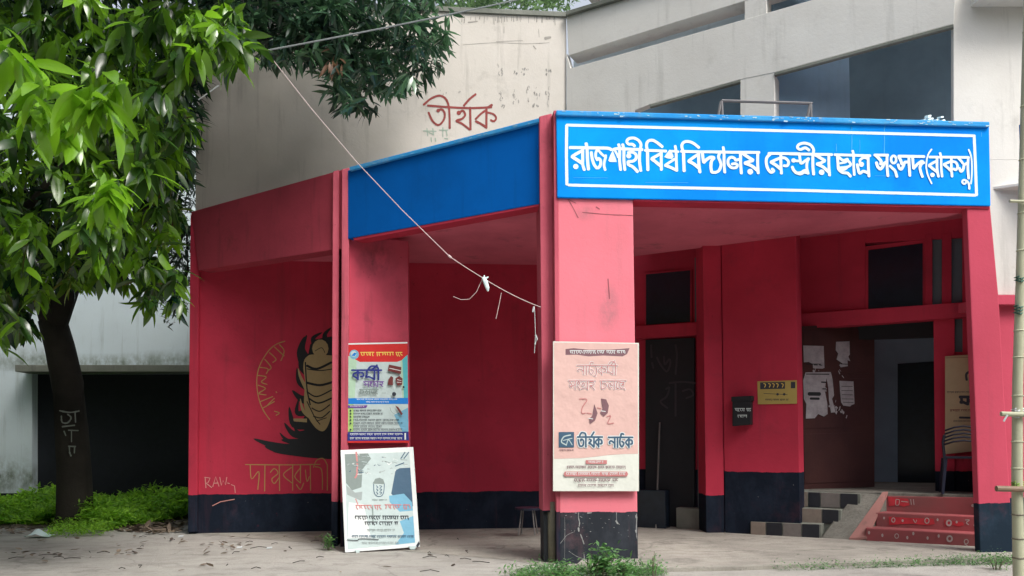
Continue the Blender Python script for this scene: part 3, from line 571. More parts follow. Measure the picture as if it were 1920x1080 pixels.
k = Ink(G1, (380, 600), 3.2727, .003)
for p in [[(15, 965), (20, 1030)], [(12, 965), (45, 970), (35, 995), (20, 1000), (55, 1028)], [(62, 1022), (80, 962), (100, 1020)], [(68, 1002), (95, 1000)], [(105, 965), (115, 1015), (125, 985), (140, 1012), (148, 965)], [(152, 1000), (165, 1004)], [(175, 1010), (195, 1018), (200, 1060)], [(60, 1140), (110, 1115), (195, 1100)]]: k.line(p, 5, 0, sm=False)
k.build('chalk_lettering', plain('pink chalk', (.62, .30, .27), .9), bd)
# ------------------------------------------------------------------ glyph library for printed words (unit box, head line at y=0)
GL = {
 'ka': (1.0, [[(.5, 0), (.5, 1)], [(.5, .15), (.1, .5), (.5, .88)], [(.5, .25), (.85, .3), (.92, .6), (.7, .68)]]),
 'ma': (.9, [[(.15, 0), (.2, .5), (.1, .7), (.3, .72)], [(.3, .65), (.8, .95)], [(.8, 0), (.8, 1)]]),
 'ii': (.45, [[(.2, 0), (.2, 1)], [(.2, 0), (.1, -.35), (-.35, -.42), (-.6, -.12)]]),
 'rmii': (.45, [[(.2, 0), (.2, 1)], [(.2, 0), (.1, -.35), (-.35, -.42), (-.6, -.12)], [(-.3, -.05), (.1, -.55)]]),
 'reph': (0, [[(-.45, -.05), (-.1, -.5)]]),
 'aa': (.4, [[(.2, 0), (.2, 1)]]),
 'sa': (.95, [[(.12, .05), (.38, .45), (.35, .75), (.12, .45)], [(.38, .6), (.8, .42)], [(.8, 0), (.8, 1)]]),
 'ng': (.5, [[(.25, .1), (.4, .25), (.25, .4), (.1, .25), (.25, .1)], [(.1, .55), (.4, 1)]]),
 'gra': (.95, [[(.1, .55), (.3, .2), (.45, .5), (.25, .6)], [(.8, 0), (.8, 1)], [(.1, .9), (.5, .8), (.8, .9)]]),
 'ha': (.8, [[(.1, .1), (.55, .15), (.6, .45), (.15, .55), (.4, .7), (.65, 1)]]),
 'cha': (.85, [[(.15, .0), (.15, .9), (.7, .65), (.6, .3), (.25, .25)]]),
 'la': (.95, [[(.75, .45), (.45, .5), (.3, .25), (.1, .5), (.3, .85), (.5, .7)], [(.8, 0), (.8, 1)]]),
 'e': (.4, [[(.35, .0), (.1, .4), (.2, .9), (.35, .8)]]),
 'chha': (.85, [[(.1, 0), (.15, .8), (.5, .8), (.7, 1)], [(.15, .2), (.6, .2), (.3, .5), (.6, .45)]]),
 'na': (.95, [[(.1, .5), (.35, .35), (.8, .6)], [(.8, 0), (.8, 1)], [(.1, .5), (.2, .65)]]),
 'tta': (.75, [[(.15, 0), (.1, .6), (.35, .95), (.6, .6), (.35, .4)], [(.2, 0), (.3, -.35), (.6, -.3)]]),
 'ya': (.35, [[(.1, .1), (.25, .5), (.1, 1.1), (-.1, 1.1)]]),
 'ta': (.9, [[(.1, .25), (.3, .85), (.7, .85), (.8, .4), (.5, .2), (.45, .4)]]),
 'tha': (.9, [[(.2, .2), (.45, .35), (.15, .6), (.4, .7), (.8, 1)], [(.8, 0), (.8, 1)]]),
 'sp': (.55, None)}
def word(k, x, y, width, h, wd, names, m=0):
    tot = sum(GL[n][0] for n in names); u = width / tot; cx = x; start = x
    for n in names:
        if GL[n][1] is None:
            k.line([(start, y), (cx, y)], wd, m, sm=False); cx += GL[n][0] * u; start = cx; continue
        for p in GL[n][1]: k.line([(cx + a * u, y + b * h) for a, b in p], wd, m)
        cx += GL[n][0] * u
    k.line([(start, y), (cx, y)], wd, m, sm=False)
def print_line(k, x0, x1, y, h, m=0, slope=0):     # print too small to read in the photograph: only its broken strokes
    x = x0; wd = max(.9, h * .2)
    while x < x1:
        wl = min(random.uniform(2.2, 4.5) * h, x1 - x)
        if wl < h * .6: break
        k.line([(x, y), (x + wl, y + slope * wl)], wd, m, sm=False)
        c = x + h * .2
        while c < x + wl:
            hh = h * random.uniform(.6, 1); k.line([(c, y), (c + random.uniform(-.2, .2) * h, y + hh * .5), (c + random.uniform(0, .3) * h, y + hh)], wd, m, sm=False); c += h * random.uniform(.45, .7)
        x += wl + h * .5
def MP(n, c, r=.5):
    m = plain('print ' + n, c, r, var=.06, spec=.25); t = m.node_tree; p = next(x for x in t.nodes if x.type == 'BSDF_PRINCIPLED')
    b = N(t, 'ShaderNodeBump'); b.inputs['Strength'].default_value = .6; b.inputs['Distance'].default_value = .03
    t.links.new(noise(t, (1, 1, 1), 2.6, 4, .55), b.inputs['Height']); t.links.new(b.outputs[0], p.inputs['Normal']); return m
pal = [MP('white', (.72, .76, .76)), MP('black', (.04, .045, .06)), MP('navy', (.03, .04, .22)), MP('red', (.58, .03, .03)), MP('blue', (.02, .20, .62)), MP('pale green', (.42, .60, .45)), MP('teal', (.10, .45, .50)), MP('yellow', (.75, .55, .12)), MP('brown', (.16, .04, .04)), MP('purple', (.16, .07, .30)), MP('pink', (.72, .48, .44)), MP('ivory', (.74, .76, .70)), MP('mauve', (.22, .12, .14)), MP('rose', (.55, .22, .22)), MP('slate', (.06, .12, .19)), MP('grey green', (.22, .27, .26)), MP('sky', (.18, .42, .58)), MP('lime', (.40, .62, .20)), MP('light', (.50, .60, .60)), MP('ash', (.33, .38, .38))]
WH, BK, NV, RD, BL, PG, TE, YE, BR, PU, PK, IV, MV, RO, SL, GG, SK, LI, LT, AS = range(20)
# poster on the second pillar
PO1 = P2b.off(.045); t = thing('poster', 'multicoloured printed poster with red header fixed on the second crimson pillar', 'poster')
slab('panel', PO1, [(650, 644), (764, 643), (767, 828), (650, 831)], .02, pal[RD], t, bevel=.002)
k = Ink(PO1, (630, 630), 5.143, .001)
k.poly([(108, 70), (690, 58), (690, 72), (108, 84)], WH)
k.poly([(112, 190), (690, 180), (695, 600), (112, 600)], PG); k.poly([(200, 230), (620, 215), (640, 600), (180, 600)], LT); k.poly([(640, 230), (690, 180), (695, 600), (655, 600)], TE)
k.poly([(112, 655), (695, 655), (700, 925), (112, 925)], LT); k.poly([(112, 655), (170, 655), (165, 925), (112, 925)], LI); k.poly([(560, 760), (695, 690), (700, 925), (640, 925)], SK)
k.poly([(112, 108), (690, 95), (690, 180), (630, 235), (590, 250), (230, 250), (130, 195), (112, 190)], RD); k.disc((175, 178), 46, SK); k.disc((170, 172), 28, LT); k.poly([(150, 190), (175, 160), (200, 165), (180, 195)], BL)
print_line(k, 235, 640, 158, 40, YE, -.01)
k.poly([(112, 600), (695, 597), (697, 655), (112, 657)], BL); print_line(k, 200, 590, 606, 12, WH); print_line(k, 290, 520, 632, 12, WH)
k.poly([(115, 668), (305, 668), (290, 692), (115, 694)], PU); print_line(k, 135, 270, 674, 10, WH)
for i, y in enumerate((712, 742, 772, 803, 835, 865, 895)):
    if i != 5: k.disc((140, y + 8), 9, BK)
    print_line(k, 168, (440, 450, 340, 620, 640, 450, 640)[i], y, 17, BK)
k.poly([(112, 927), (700, 922), (705, 1012), (112, 1012)], NV); print_line(k, 135, 640, 940, 18, WH); print_line(k, 135, 640, 980, 18, WH); k.poly([(660, 935), (675, 935), (675, 1000), (660, 1000)], WH); k.poly([(112, 1012), (705, 1008), (705, 1030), (112, 1030)], RD)
word(k, 150, 330, 290, 92, 17, ['ka', 'ma', 'rmii'], NV); word(k, 262, 440, 200, 50, 8, ['sa', 'ng', 'gra', 'ha'], PU); word(k, 225, 515, 185, 45, 9, ['cha', 'la', 'e', 'chha'], GG)
k.poly([(510, 275), (630, 300), (625, 368), (500, 335)], BR); k.line([(515, 310), (625, 335)], 6, WH); k.poly([(505, 420), (530, 385), (550, 400), (550, 475), (500, 470)], BR); k.poly([(572, 410), (610, 385), (642, 410), (638, 470), (590, 478)], BR); k.line([(590, 420), (630, 430)], 4, WH); k.line([(590, 445), (632, 450)], 4, WH)
k.disc((560, 560), 20, BK); k.disc((652, 492), 10, BK); k.line([(440, 550), (480, 550)], 4, GG); k.poly([(570, 670), (600, 685), (645, 750), (630, 765), (600, 720)], BR); k.line([(520, 690), (545, 740), (640, 780)], 4, GG)
k.build('print', pal, t)
# poster on the corner pillar
PO2 = BC.off(.05); t = thing('poster', 'large pale pink and white poster hung on the corner pillar', 'poster')
slab('panel', PO2, [(1037, 640), (1198, 643), (1198, 921), (1037, 921)], .02, pal[IV], t, bevel=.002)
k = Ink(PO2, (1020, 630), 3.6, .001)
k.poly([(68, 44), (632, 54), (634, 795), (540, 797), (440, 803), (340, 815), (250, 824), (68, 829)], PK)
k.poly([(145, 88), (200, 82), (300, 92), (450, 92), (578, 82), (560, 122), (530, 138), (400, 132), (300, 138), (220, 126), (145, 128)], MV); print_line(k, 175, 545, 98, 22, WH)
for a, b, m_, wd in ((3, 3, WH, 13), (0, 0, RO, 6)):
    word(k, 222, 200, 275, 62, wd, ['na', 'aa', 'tta', 'ya', 'ka', 'ma', 'rmii'], m_); word(k, 165, 302, 390, 60, wd, ['sa', 'ng', 'gra', 'ha', 'sp', 'cha', 'la', 'e', 'chha'], m_)
k.poly([(385, 422), (420, 428), (438, 470), (430, 520), (402, 545), (378, 520), (395, 490)], MV); k.poly([(340, 460), (362, 520), (345, 570), (310, 595), (305, 560), (325, 540)], MV); k.line([(290, 520), (320, 525)], 6, RO); k.line([(360, 485), (385, 490)], 6, RO)
k.line([(240, 425), (290, 430), (260, 480), (255, 520), (280, 520)], 6, RO); k.line([(425, 545), (450, 540), (430, 590), (470, 588)], 6, RO); k.line([(300, 555), (330, 560)], 5, WH); k.line([(385, 505), (415, 510)], 5, WH)
k.poly([(100, 648), (203, 648), (203, 752), (100, 752)], SL); k.line([(180, 668), (135, 680), (118, 715), (150, 735)], 8, LT); k.line([(130, 705), (190, 690)], 5, LT); k.line([(150, 740), (165, 700), (190, 735)], 5, LT); print_line(k, 105, 200, 766, 12, MV)
for m_, wd in ((WH, 24), (SL, 12)):
    word(k, 225, 682, 170, 68, wd, ['ta', 'ii', 'tha', 'reph', 'ka'], m_); word(k, 435, 684, 165, 68, wd, ['na', 'aa', 'tta', 'ka'], m_)
k.poly([(282, 838), (425, 838), (425, 864), (282, 864)], RO); print_line(k, 300, 400, 844, 14, WH)
print_line(k, 155, 550, 878, 18, MV); k.poly([(140, 915), (560, 915), (568, 932), (560, 948), (140, 948), (132, 932)], RO); print_line(k, 150, 550, 922, 18, WH); print_line(k, 205, 500, 963, 22, MV); print_line(k, 230, 470, 1002, 16, MV)
k.build('print', pal, t)
# leaning notice board
p1 = GROUND.hit(647, 1037) + Vector((0, 0, .0)); p2 = GROUND.hit(786, 1031); nb = Vector((-(p2 - p1).y, (p2 - p1).x, 0)).normalized()
if nb.y > 0: nb = -nb
BO = Plane((p1 + p2) / 2, (nb + Vector((0, 0, .20))))
t = thing('notice_board', 'white framed faded blue and grey board leaning against the second pillar', 'board')
fr = [(638.5, 844), (775, 838), (787.5, 1025), (647, 1036)]
slab('panel', BO, fr, .03, pal[WH], t, bevel=.004)
inn = [(646, 851), (768, 846.5), (778, 1017), (655, 1027)]
k = Ink(BO, (630, 830), 5.023, .001)
k.poly([(82, 108), (690, 88), (745, 945), (110, 1005)], LT)
k.poly([(82, 108), (300, 100), (330, 150), (250, 250), (240, 420), (150, 450), (95, 380)], GG); k.poly([(95, 400), (180, 470), (260, 460), (270, 520), (230, 545), (105, 490)], AS); k.poly([(250, 440), (420, 300), (520, 170), (480, 100), (560, 92), (690, 90), (700, 230), (600, 260), (520, 480), (400, 600), (240, 560)], LT, sm=False)
k.poly([(560, 260), (600, 240), (700, 235), (725, 600), (610, 590), (520, 480)], SL); k.poly([(500, 500), (640, 480), (715, 560), (725, 640), (600, 650), (505, 560)], SK); k.poly([(600, 740), (728, 690), (745, 940), (560, 960), (640, 850)], SK)
k.poly([(120, 560), (260, 580), (330, 900), (110, 900)], WH); k.line([(190, 90), (200, 200), (195, 300), (180, 330)], 16, RO); k.line([(185, 530), (205, 580)], 10, RO)
for _ in range(46):
    x, y = random.uniform(110, 660), random.uniform(110, 300); k.line([(x, y), (x + random.uniform(-18, 18), y + random.uniform(-16, 16)), (x + random.uniform(5, 50), y + random.uniform(-8, 8))], random.uniform(3, 7), random.choice([GG, AS, LT, SL, WH]))
k.line([(610, 150), (650, 90)], 9, SL); k.line([(640, 150), (685, 90)], 9, SL); k.line([(560, 220), (640, 190)], 10, SL)
k.poly([(345, 385), (370, 340), (410, 330), (445, 345), (460, 390)], GG); k.line([(355, 390), (360, 470), (390, 505), (430, 500), (450, 460), (455, 390)], 7, SL)
for y in (405, 435, 465): k.line([(380, y), (395, y + 15), (385, y + 20)], 6, SL); k.line([(410, y), (432, y + 6), (415, y + 22)], 6, SL)
print_line(k, 340, 480, 535, 14, GG); print_line(k, 185, 420, 590, 45, RO); print_line(k, 460, 690, 585, 42, RO)
print_line(k, 180, 680, 690, 36, BK); print_line(k, 270, 585, 745, 34, BK); print_line(k, 295, 555, 815, 22, AS); print_line(k, 150, 730, 875, 22, SL, -.03); print_line(k, 245, 600, 935, 20, AS)
k.line([(105, 915), (200, 920), (230, 905), (400, 912)], 7, BK); k.line([(345, 590), (350, 750)], 7, GG)
k.poly([(752, 972), (782, 925), (790, 955), (768, 990)], BK)
k.build('print', pal, t)
for a in ((195, 1022, 215, 1045), (700, 985, 745, 1005)):
    slab('foot', BO, [(630 + a[0] / 5.023 - 3, 830 + a[1] / 5.023 - 2), (630 + a[2] / 5.023 + 3, 830 + a[1] / 5.023 - 3), (630 + a[2] / 5.023, 830 + a[3] / 5.023), (630 + a[0] / 5.023, 830 + a[3] / 5.023)], .05, pal[LT], t, off=.02, bevel=.002)
# small notices on the inner wall
t = thing('poster', 'yellow printed notice on the crimson inner wall beside the brown door', 'poster'); YP = G2.off(.01)
slab('panel', YP, [(1420, 715), (1494, 713), (1494, 757), (1421, 758)], .012, MP('mustard', (.42, .33, .10)), t, bevel=.001)
k = Ink(YP, (1180, 440), 3.375, .001); k.poly([(828, 935), (985, 932), (985, 975), (828, 978)], BK); k.poly([(1022, 932), (1050, 932), (1050, 972), (1022, 972)], BK)
for x in (850, 880, 905, 930, 962): k.line([(x, 942), (x + 12, 948), (x + 6, 966)], 5, YE); 
k.disc((938, 1010), 8, BK); k.disc((980, 1010), 8, BK); k.line([(850, 1005), (1000, 1012)], 3, BK); print_line(k, 860, 1010, 1040, 12, BK)
k.build('print', pal, t)
t = thing('letter_box', 'small black box with white lettering on the crimson inner wall', 'letter box')
LB = G2.off(.13); slab('box_body', LB, [(1373, 750), (1407, 748), (1407, 796), (1373, 799)], .13, M['black'], t, bevel=.004)
slab('lid', LB, [(1371, 744), (1409, 742), (1409, 751), (1371, 753)], .15, M['black'], t, off=.01, bevel=.003)
k = Ink(LB, (1180, 700), 3.375, .001)
print_line(k, 668, 770, 222, 20, LT); print_line(k, 685, 762, 264, 18, LT); k.build('lettering', pal, t)
# ------------------------------------------------------------------ steps
ts = thing('tiled_steps', 'corner steps faced with black and beige square tiles below the brown door', 'steps')
tb = plain('black tile', (.022, .024, .034), .35, var=.3); tw = plain('beige tile', (.27, .22, .185), .5, var=.25); tg = plain('grey tile', (.20, .18, .17), .5, var=.25)
SP = [G2.off(.02), G2.off(-.16), G2.off(-.34)]
rows = [((1408, 981, 1006), [(1408, 1435, tw), (1437, 1466, tb), (1468, 1502, tg), (1504, 1536, tb)], [(978, 1007), (983, 1011)]),
        ((1448, 950, 980), [(1448, 1476, tg), (1478, 1502, tb), (1504, 1540, tw), (1542, 1572, tb)], [(950, 979), (956, 983)]),
        ((1488, 921, 949), [(1488, 1514, tw), (1516, 1537, tb), (1539, 1574, tg), (1576, 1608, tb)], [(921, 950), (926, 954)])]
for i, (r, tiles, ((yt0, yb0), (yt1, yb1))) in enumerate(rows):
    x0, x1 = tiles[0][0], tiles[-1][1] + 5
    f = lambda x, a, b: a + (b - a) * (x - tiles[0][0]) / (tiles[-1][1] - tiles[0][0])
    slab('step', SP[i], [(x0 - 1, f(x0, yt0, yt1)), (x1, f(x1, yt0, yt1)), (x1, 1016), (x0 - 1, 1008)], (1.0, .8, .6)[i], M['concrete'], ts, off=0, bevel=.008)
    for a, b, mt in tiles:
        slab('tile', SP[i], [(a, f(a, yt0, yt1) + .6), (b, f(b, yt0, yt1) + .6), (b, f(b, yb0, yb1) - .6), (a, f(a, yb0, yb1) - .6)], .012, mt, ts, off=.014, bevel=.002)
rs = thing('red_steps', 'worn red painted steps with white ring patterns leading to the doorway', 'steps')
redp = paint('worn red oxide floor paint', (.30, .072, .08), (.20, .075, .075), stain=.55, streak=.1, dirt=(.16, .12, .11), seed=20)
redb = plain('bright red paint', (.50, .03, .045), .6, var=.4)
RP = [G2.off(.05), G2.off(-.20), G2.off(-.45)]
rr = [[(1623, 990), (1840, 1002), (1841, 1034), (1624, 1015)], [(1642, 961), (1838, 969), (1840, 1002), (1642, 990)], [(1660, 930), (1836, 933), (1840, 975), (1660, 965)]]
for i, q in enumerate(rr): slab('step', RP[i], q, (.75, .6, .5)[i], redp, rs, bevel=.01)
OZ, SZ = (1380, 900), 4
for i, c in ((0, []), (1, [(1145, 275, 1480, 340), (1560, 300, 1700, 350)]), (2, [(1140, 125, 1290, 200)])):
    k = Ink(RP[i], OZ, SZ, .004)
    for x0, y0, x1, y1 in c: k.poly([(x0, y0), ((x0 + x1) / 2, y0 + 10), (x1, y0 + 15), (x1 + 12, y1 - 12), (x1 - 30, y1), ((x0 + x1) / 2, y1 - 12), (x0 + 6, y1 - 4)])
    if c: k.build('paint_patch', redb, rs)
    k = Ink(RP[i], OZ, SZ, .006)
    if i == 0:
        k.ring((1205, 420), 14, 6, ry=17); k.ring((1602, 440), 18, 13, ry=20); k.ring((1727, 462), 15, 7, ry=17)
        for x, y in ((998, 395), (1098, 415), (1330, 402), (1520, 420), (1437, 435), (1285, 432)): k.disc((x, y), 8, ry=13)
        k.line([(1715, 480), (1735, 492)], 6); k.line([(1825, 395), (1830, 480)], 6)
    if i == 1:
        k.ring((1180, 300), 12, 7, ry=16); k.ring((1432, 305), 16, 7, ry=20); k.ring((1597, 322), 17, 13, ry=19)
        for x, y in ((1250, 305), (1512, 298), (1655, 315), (1790, 340), (1110, 285), (985, 340)): k.disc((x, y), 8, ry=10)
        k.line([(1720, 300), (1750, 300), (1728, 320), (1745, 335)], 7); k.line([(1330, 295), (1345, 320), (1355, 300)], 5)
    if i == 2:
        k.line([(1200, 145), (1225, 150), (1220, 185), (1198, 185), (1200, 145)], 5); k.line([(1240, 160), (1290, 165)], 6); k.line([(1310, 145), (1315, 185)], 5); k.line([(1330, 145), (1335, 185)], 5); k.disc((1775, 192), 11)
    k.build('ring_pattern', plain('worn white paint', (.45, .36, .35), .8, var=.3), rs)
# cement ramp between the two flights
m = MB()
rq = [RP[0].hit(1536, 1014), RP[0].hit(1616, 1017), RP[2].hit(1662, 928), RP[2].hit(1606, 923)]
for q in rq: pass
base = [Vector((p.x, p.y, .03)) for p in rq]
f = [(0, 1, 2, 3)]
m.v = [tuple(p) for p in rq] + [tuple(p) for p in base]; m.f = [[0, 1, 2, 3], [0, 3, 7, 4], [1, 5, 6, 2], [3, 2, 6, 7], [0, 4, 5, 1], [4, 7, 6, 5]]; m.m = [0] * 6
rp = m.build('ramp', M['rubble'], bevel=.004); tag(rp, 'worn cement ramp wedged between the tiled steps and the red steps', 'ramp')
m = MB()
e0, e1 = RP[0].hit(1626, 1012), RP[2].hit(1665, 927); e2, e3 = RP[0].hit(1592, 1015), RP[2].hit(1655, 928)
m.prism([e0 + Vector((0, 0, .006)), e1 + Vector((0, 0, .006)), e3 + Vector((0, 0, .006)), e2 + Vector((0, 0, .006))], Vector((0, 0, .03))); m.build('cheek', paint('pink cement edge', (.40, .20, .18), stain=.4, seed=22), rs)
# ------------------------------------------------------------------ chair and beige board in the doorway
def chair(name, label, loc, rz, mat):
    t = thing(name, label, 'chair'); m = MB()
    X = Matrix.Translation(loc) @ Matrix.Rotation(rz, 4, 'Z')
    def v(x, y, z): return X @ Vector((x, y, z))
    m.prism([v(-.21, -.21, .42), v(.21, -.21, .42), v(.19, .2, .41), v(-.19, .2, .41)], Vector((0, 0, .03))); m.build('seat', mat, t, bevel=.008)
    for sx in (-1, 1):
        for sy in (-1, 1):
            m = MB(); m.tube([v(sx * .19, sy * .19, .42), v(sx * .23, sy * .24, 0)], [.024, .017], 6); m.build('leg', mat, t)
        m = MB(); m.tube([v(sx * .20, -.2, .42), v(sx * .215, -.25, .62), v(sx * .2, -.27, .70)], .016, 6); m.build('back_post', mat, t)
    for i in range(5):
        z = .60 + i * .042; hh = .21 - .004 * i
        m = MB(); m.tube([v(-hh, -.25 - .02 * i * .3, z - .015), v(-hh * .5, -.285, z + .022), v(0, -.29, z + .035), v(hh * .5, -.285, z + .022), v(hh, -.25, z - .015)], .011, 6); m.build('back_slat', mat, t, smooth=True)
    return t
cl = GD.hit(1806, 925); ld = Vector((cl.x, cl.y, ZL)) + GD.n * .38
chair('plastic_chair', 'dark slatted plastic chair on the landing beside the doorway', ld, math.atan2(GD.n.x, -GD.n.y) + .08, M['plastic'])
t = thing('display_board', 'beige cardboard board with dark lettering propped behind the dark plastic chair', 'board')
BB = GD.off(.14); slab('panel', BB, [(1772, 668), (1860, 662), (1862, 842), (1772, 852)], .02, MP('beige', (.46, .37, .23)), t, bevel=.002)
k = Ink(BB, (1740, 640), 3.375, .001)
k.line([(245, 245), (242, 210), (262, 195), (275, 225), (272, 250)], 15, BK); k.line([(285, 230), (310, 235)], 9, BK); print_line(k, 120, 330, 318, 10, BK)
word(k, 200, 352, 150, 48, 18, ['ma', 'ka', 'aa'], BK); print_line(k, 140, 330, 432, 14, BR); k.line([(200, 482), (340, 485)], 13, BK); print_line(k, 160, 330, 502, 8, BK); k.line([(110, 105), (330, 100)], 2, BR)
k.build('print', pal, t)
# stool and leaning pole in the shade
p = GROUND.hit(996, 1008); t = thing('stool', 'dark round stool in the shade behind the corner pillar', 'stool')
m = MB(); m.tube([Vector((p.x - .04, p.y, .36)), Vector((p.x - .04, p.y, .385))], .17, 16); m.build('seat', M['plastic'], t)
for a in range(4): 
    m = MB(); an = a * math.pi / 2 + .6; m.tube([(p.x - .04 + .1 * math.cos(an), p.y + .1 * math.sin(an), .36), (p.x - .04 + .15 * math.cos(an), p.y + .15 * math.sin(an), .04)], .009, 6); m.build('leg', M['steel'], t)
m = MB(); q = GR.hit(1230, 985, .35); m.tube([(q.x, q.y, .04), GR.hit(1237, 792, .09)], .012, 6); tag(m.build('pole', M['steel']), 'thin grey pole leaning on the dark door in the shade', 'pole')
q = GR.hit(1300, 998, .1); m = MB(); m.box((q.x, q.y, .18), uAB * .2, Vector(nin) * .12, Vector((0, 0, .14))); tag(m.build('door_step', M['concrete'], bevel=.01), 'low grey cement block at the foot of the dark door', 'step')
q = GR.hit(1215, 930, .25); m = MB(); m.box((q.x, q.y, .3), uAB * .28, Vector(nin) * .1, Vector((0, 0, .26))); tag(m.build('crate', M['glass'], bevel=.01), 'dark crate in the shade right of the corner pillar', 'crate')
# roof frame and white rubbish on the canopy
rf = thing('metal_frame', 'low grey metal frame standing on top of the blue sign band', 'frame'); RFp = BC.off(-.9)
for nm, pts in (('rail', [(1353, 189), (1523, 194)]), ('post', [(1353, 189), (1355, 235)]), ('post', [(1520, 194), (1521, 235)]), ('brace', [(1352, 190), (1343, 235)]), ('brace', [(1519, 195), (1511, 235)])):
    m = MB(); m.tube([RFp.hit(*pts[0]), RFp.hit(*pts[1])], .016, 6); m.build(nm, M['steel'], rf)
m = MB(); c = BC.hit(1752, 227, -.02)
for i in range(12): m.box(c + Vector((random.uniform(-.09, .09), random.uniform(-.03, .08), random.uniform(0, .05))), Vector((.02, .01, .006)), Vector((-.01, .02, .004)), Vector((0, .004, .009)))
tag(m.build('crumpled_bag', M['white']), 'small white scrap caught on top of the blue sign band', 'litter')
# ------------------------------------------------------------------ pale building on the left
pb = thing('pale_building', 'pale blue annex wall with concrete ledge and wide dark opening behind the tree', 'building')
LW = vplane((-12, 15.6), (-4, 15.9))
slab('wall', LW, [(-500, 60), (420, 60), (420, 700), (-500, 700)], .25, M['pale'], pb)
slab('wall', LW, [(-500, 696), (60, 697), (60, 925), (-500, 925)], .25, M['pale'], pb, off=.002)
slab('ledge', LW, [(28, 684), (420, 684), (420, 697), (28, 697)], .5, M['concrete'], pb, off=.45, bevel=.012)
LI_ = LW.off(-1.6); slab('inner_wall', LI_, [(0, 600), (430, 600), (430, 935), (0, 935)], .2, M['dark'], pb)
slab('opening_shade', LW, [(58, 696), (420, 696), (420, 925), (58, 925)], .05, plain('black shutter', (.010, .013, .020), .7, var=.35), pb, off=-.2)  # black sheet standing in for the shade inside the open bay
# ------------------------------------------------------------------ wires
def sag(a, b, s, n=14):
    a, b = Vector(a), Vector(b); return [a.lerp(b, i / n) - Vector((0, 0, s * 4 * (i / n) * (1 - i / n))) for i in range(n + 1)]
m = MB(); m.tube(sag(at(488, 97, 7.6), at(1160, -45, 9.5), .03), .0085, 6); tag(m.build('overhead_cable', M['cable']), 'thick grey cable crossing high in front of the cream wall', 'cable')
st = thing('hanging_string', 'thin pale string with white tag running from the tree to the corner pillar', 'string')
a = at(502, 100, 7.6); b = P1.hit(1014, 576, .08); c = at(905, 521, 8.05)
m = MB(); m.tube([a, at(583, 203, 7.7), at(667, 302, 7.8), at(755, 395, 7.9), at(843, 481, 7.98)] + sag(at(843, 481, 7.98), c, .004, 4)[1:] + sag(c, b, .02)[1:], .0042, 5); m.build('line', M['stringm'], st)
for pts in ([(905, 522), (893, 548), (880, 561), (865, 562), (850, 556)], [(940, 549), (936, 570), (930, 598)]):
    m = MB(); m.tube([at(x, y, 8.05) for x, y in pts], .003, 5); m.build('loose_end', M['stringm'], st)
m = MB(); m.tube([at(x, y, 8.12) for x, y in [(1002, 574), (1003, 600), (1004, 628), (1003, 645), (1002, 662)]], .0035, 5); m.tube([at(1004, 628, 8.12), at(1007, 636, 8.12), at(1003, 646, 8.12)], .010, 5); m.tube([at(1001, 575, 8.12), at(999, 585, 8.12)], .009, 5); m.build('loose_end', M['rope'], st)
m = MB(); m.tube([at(905, 520, 8.03), at(910, 528, 8.03), at(914, 540, 8.03), at(915, 546, 8.03)], [.012, .024, .02, .008], 6); m.tube([at(908, 524, 8.03), at(916, 519, 8.03)], [.014, .006], 5); m.tube([at(909, 527, 8.03), at(908, 516, 8.03)], [.012, .006], 5); m.build('tag', M['white'], st)
m = MB(); m.tube([at(841, 479, 7.98), at(846, 483.5, 7.98)], .011, 6); m.build('knot', M['stringm'], st)
m = MB(); m.tube([at(372, 187, 7.5), at(410, 160, 7.55)], .006, 5); tag(m.build('wire', M['rope']), 'short pale wire showing between leaves of the mango tree', 'wire')
# ------------------------------------------------------------------ bamboo pole on the right
bp = thing('bamboo_pole', 'upright pale bamboo pole with cross stubs at the right edge', 'pole')
def bpx(y): 
    return float(np.interp(y, [-300, 300, 520, 720, 900, 1120], [1934, 1919.5, 1914, 1908, 1907, 1911]))
ZB = 6.55; ys = list(range(-300, 1140, 30)); rad = [float(np.interp(y, [-300, 1100], [.026, .043])) for y in ys]
m = MB(); m.tube([at(bpx(y), y, ZB) for y in ys], rad, 12); m.build('stem', M['bamboo'], bp, smooth=True)
for y in (-100, 60, 200, 300, 400, 470, 620, 670, 742, 828, 878, 965, 1010, 1046):
    m = MB(); r = float(np.interp(y, [-300, 1100], [.026, .043])); m.tube([at(bpx(y), y - 1.6, ZB), at(bpx(y), y, ZB), at(bpx(y), y + 1.6, ZB)], [r + .001, r + .006, r + .001], 12, cap=False); m.build('node', M['node'] if y > 900 else M['bamboo'], bp)
for y, x0, r in ((916, 1868, .024), (776, 1877, .020), (377, 1893, .012)):
    m = MB(); m.tube([at(x0, y, ZB - .06), at(x0 + 15, y + .5, ZB - .06), at(1990, y + 3, ZB - .05)], [r, r, r], 10); m.build('cross_piece', M['bamboo'] if y != 916 else plain('brown bamboo', (.22, .15, .10), .6), bp)
def wrap(y, mat, n, sp, rr):
    m = MB()
    for i in range(n):
        yy = y + i * sp; m.tube([at(bpx(yy) - 3, yy - 2, ZB - .05), at(bpx(yy) - 12, yy, ZB), at(bpx(yy), yy + 3, ZB - .055), at(bpx(yy) + 12, yy - 2, ZB)], rr, 5)
    m.build('lashing', mat, bp)
wrap(520, M['green_rope'], 2, 5, .007); wrap(574, M['green_rope'], 3, 6, .007); wrap(768, M['rope'], 4, 4, .007); wrap(905, plain('lime twine', (.20, .34, .06), .7), 4, 4, .006)
m = MB(); m.tube([at(1889, 778, ZB - .09), at(1884, 786, ZB - .09), at(1882, 790, ZB - .09)], .008, 5); m.build('loose_end', M['rope'], bp)
bn = thing('banner', 'blue edged banner behind the bamboo pole at the right edge', 'banner')
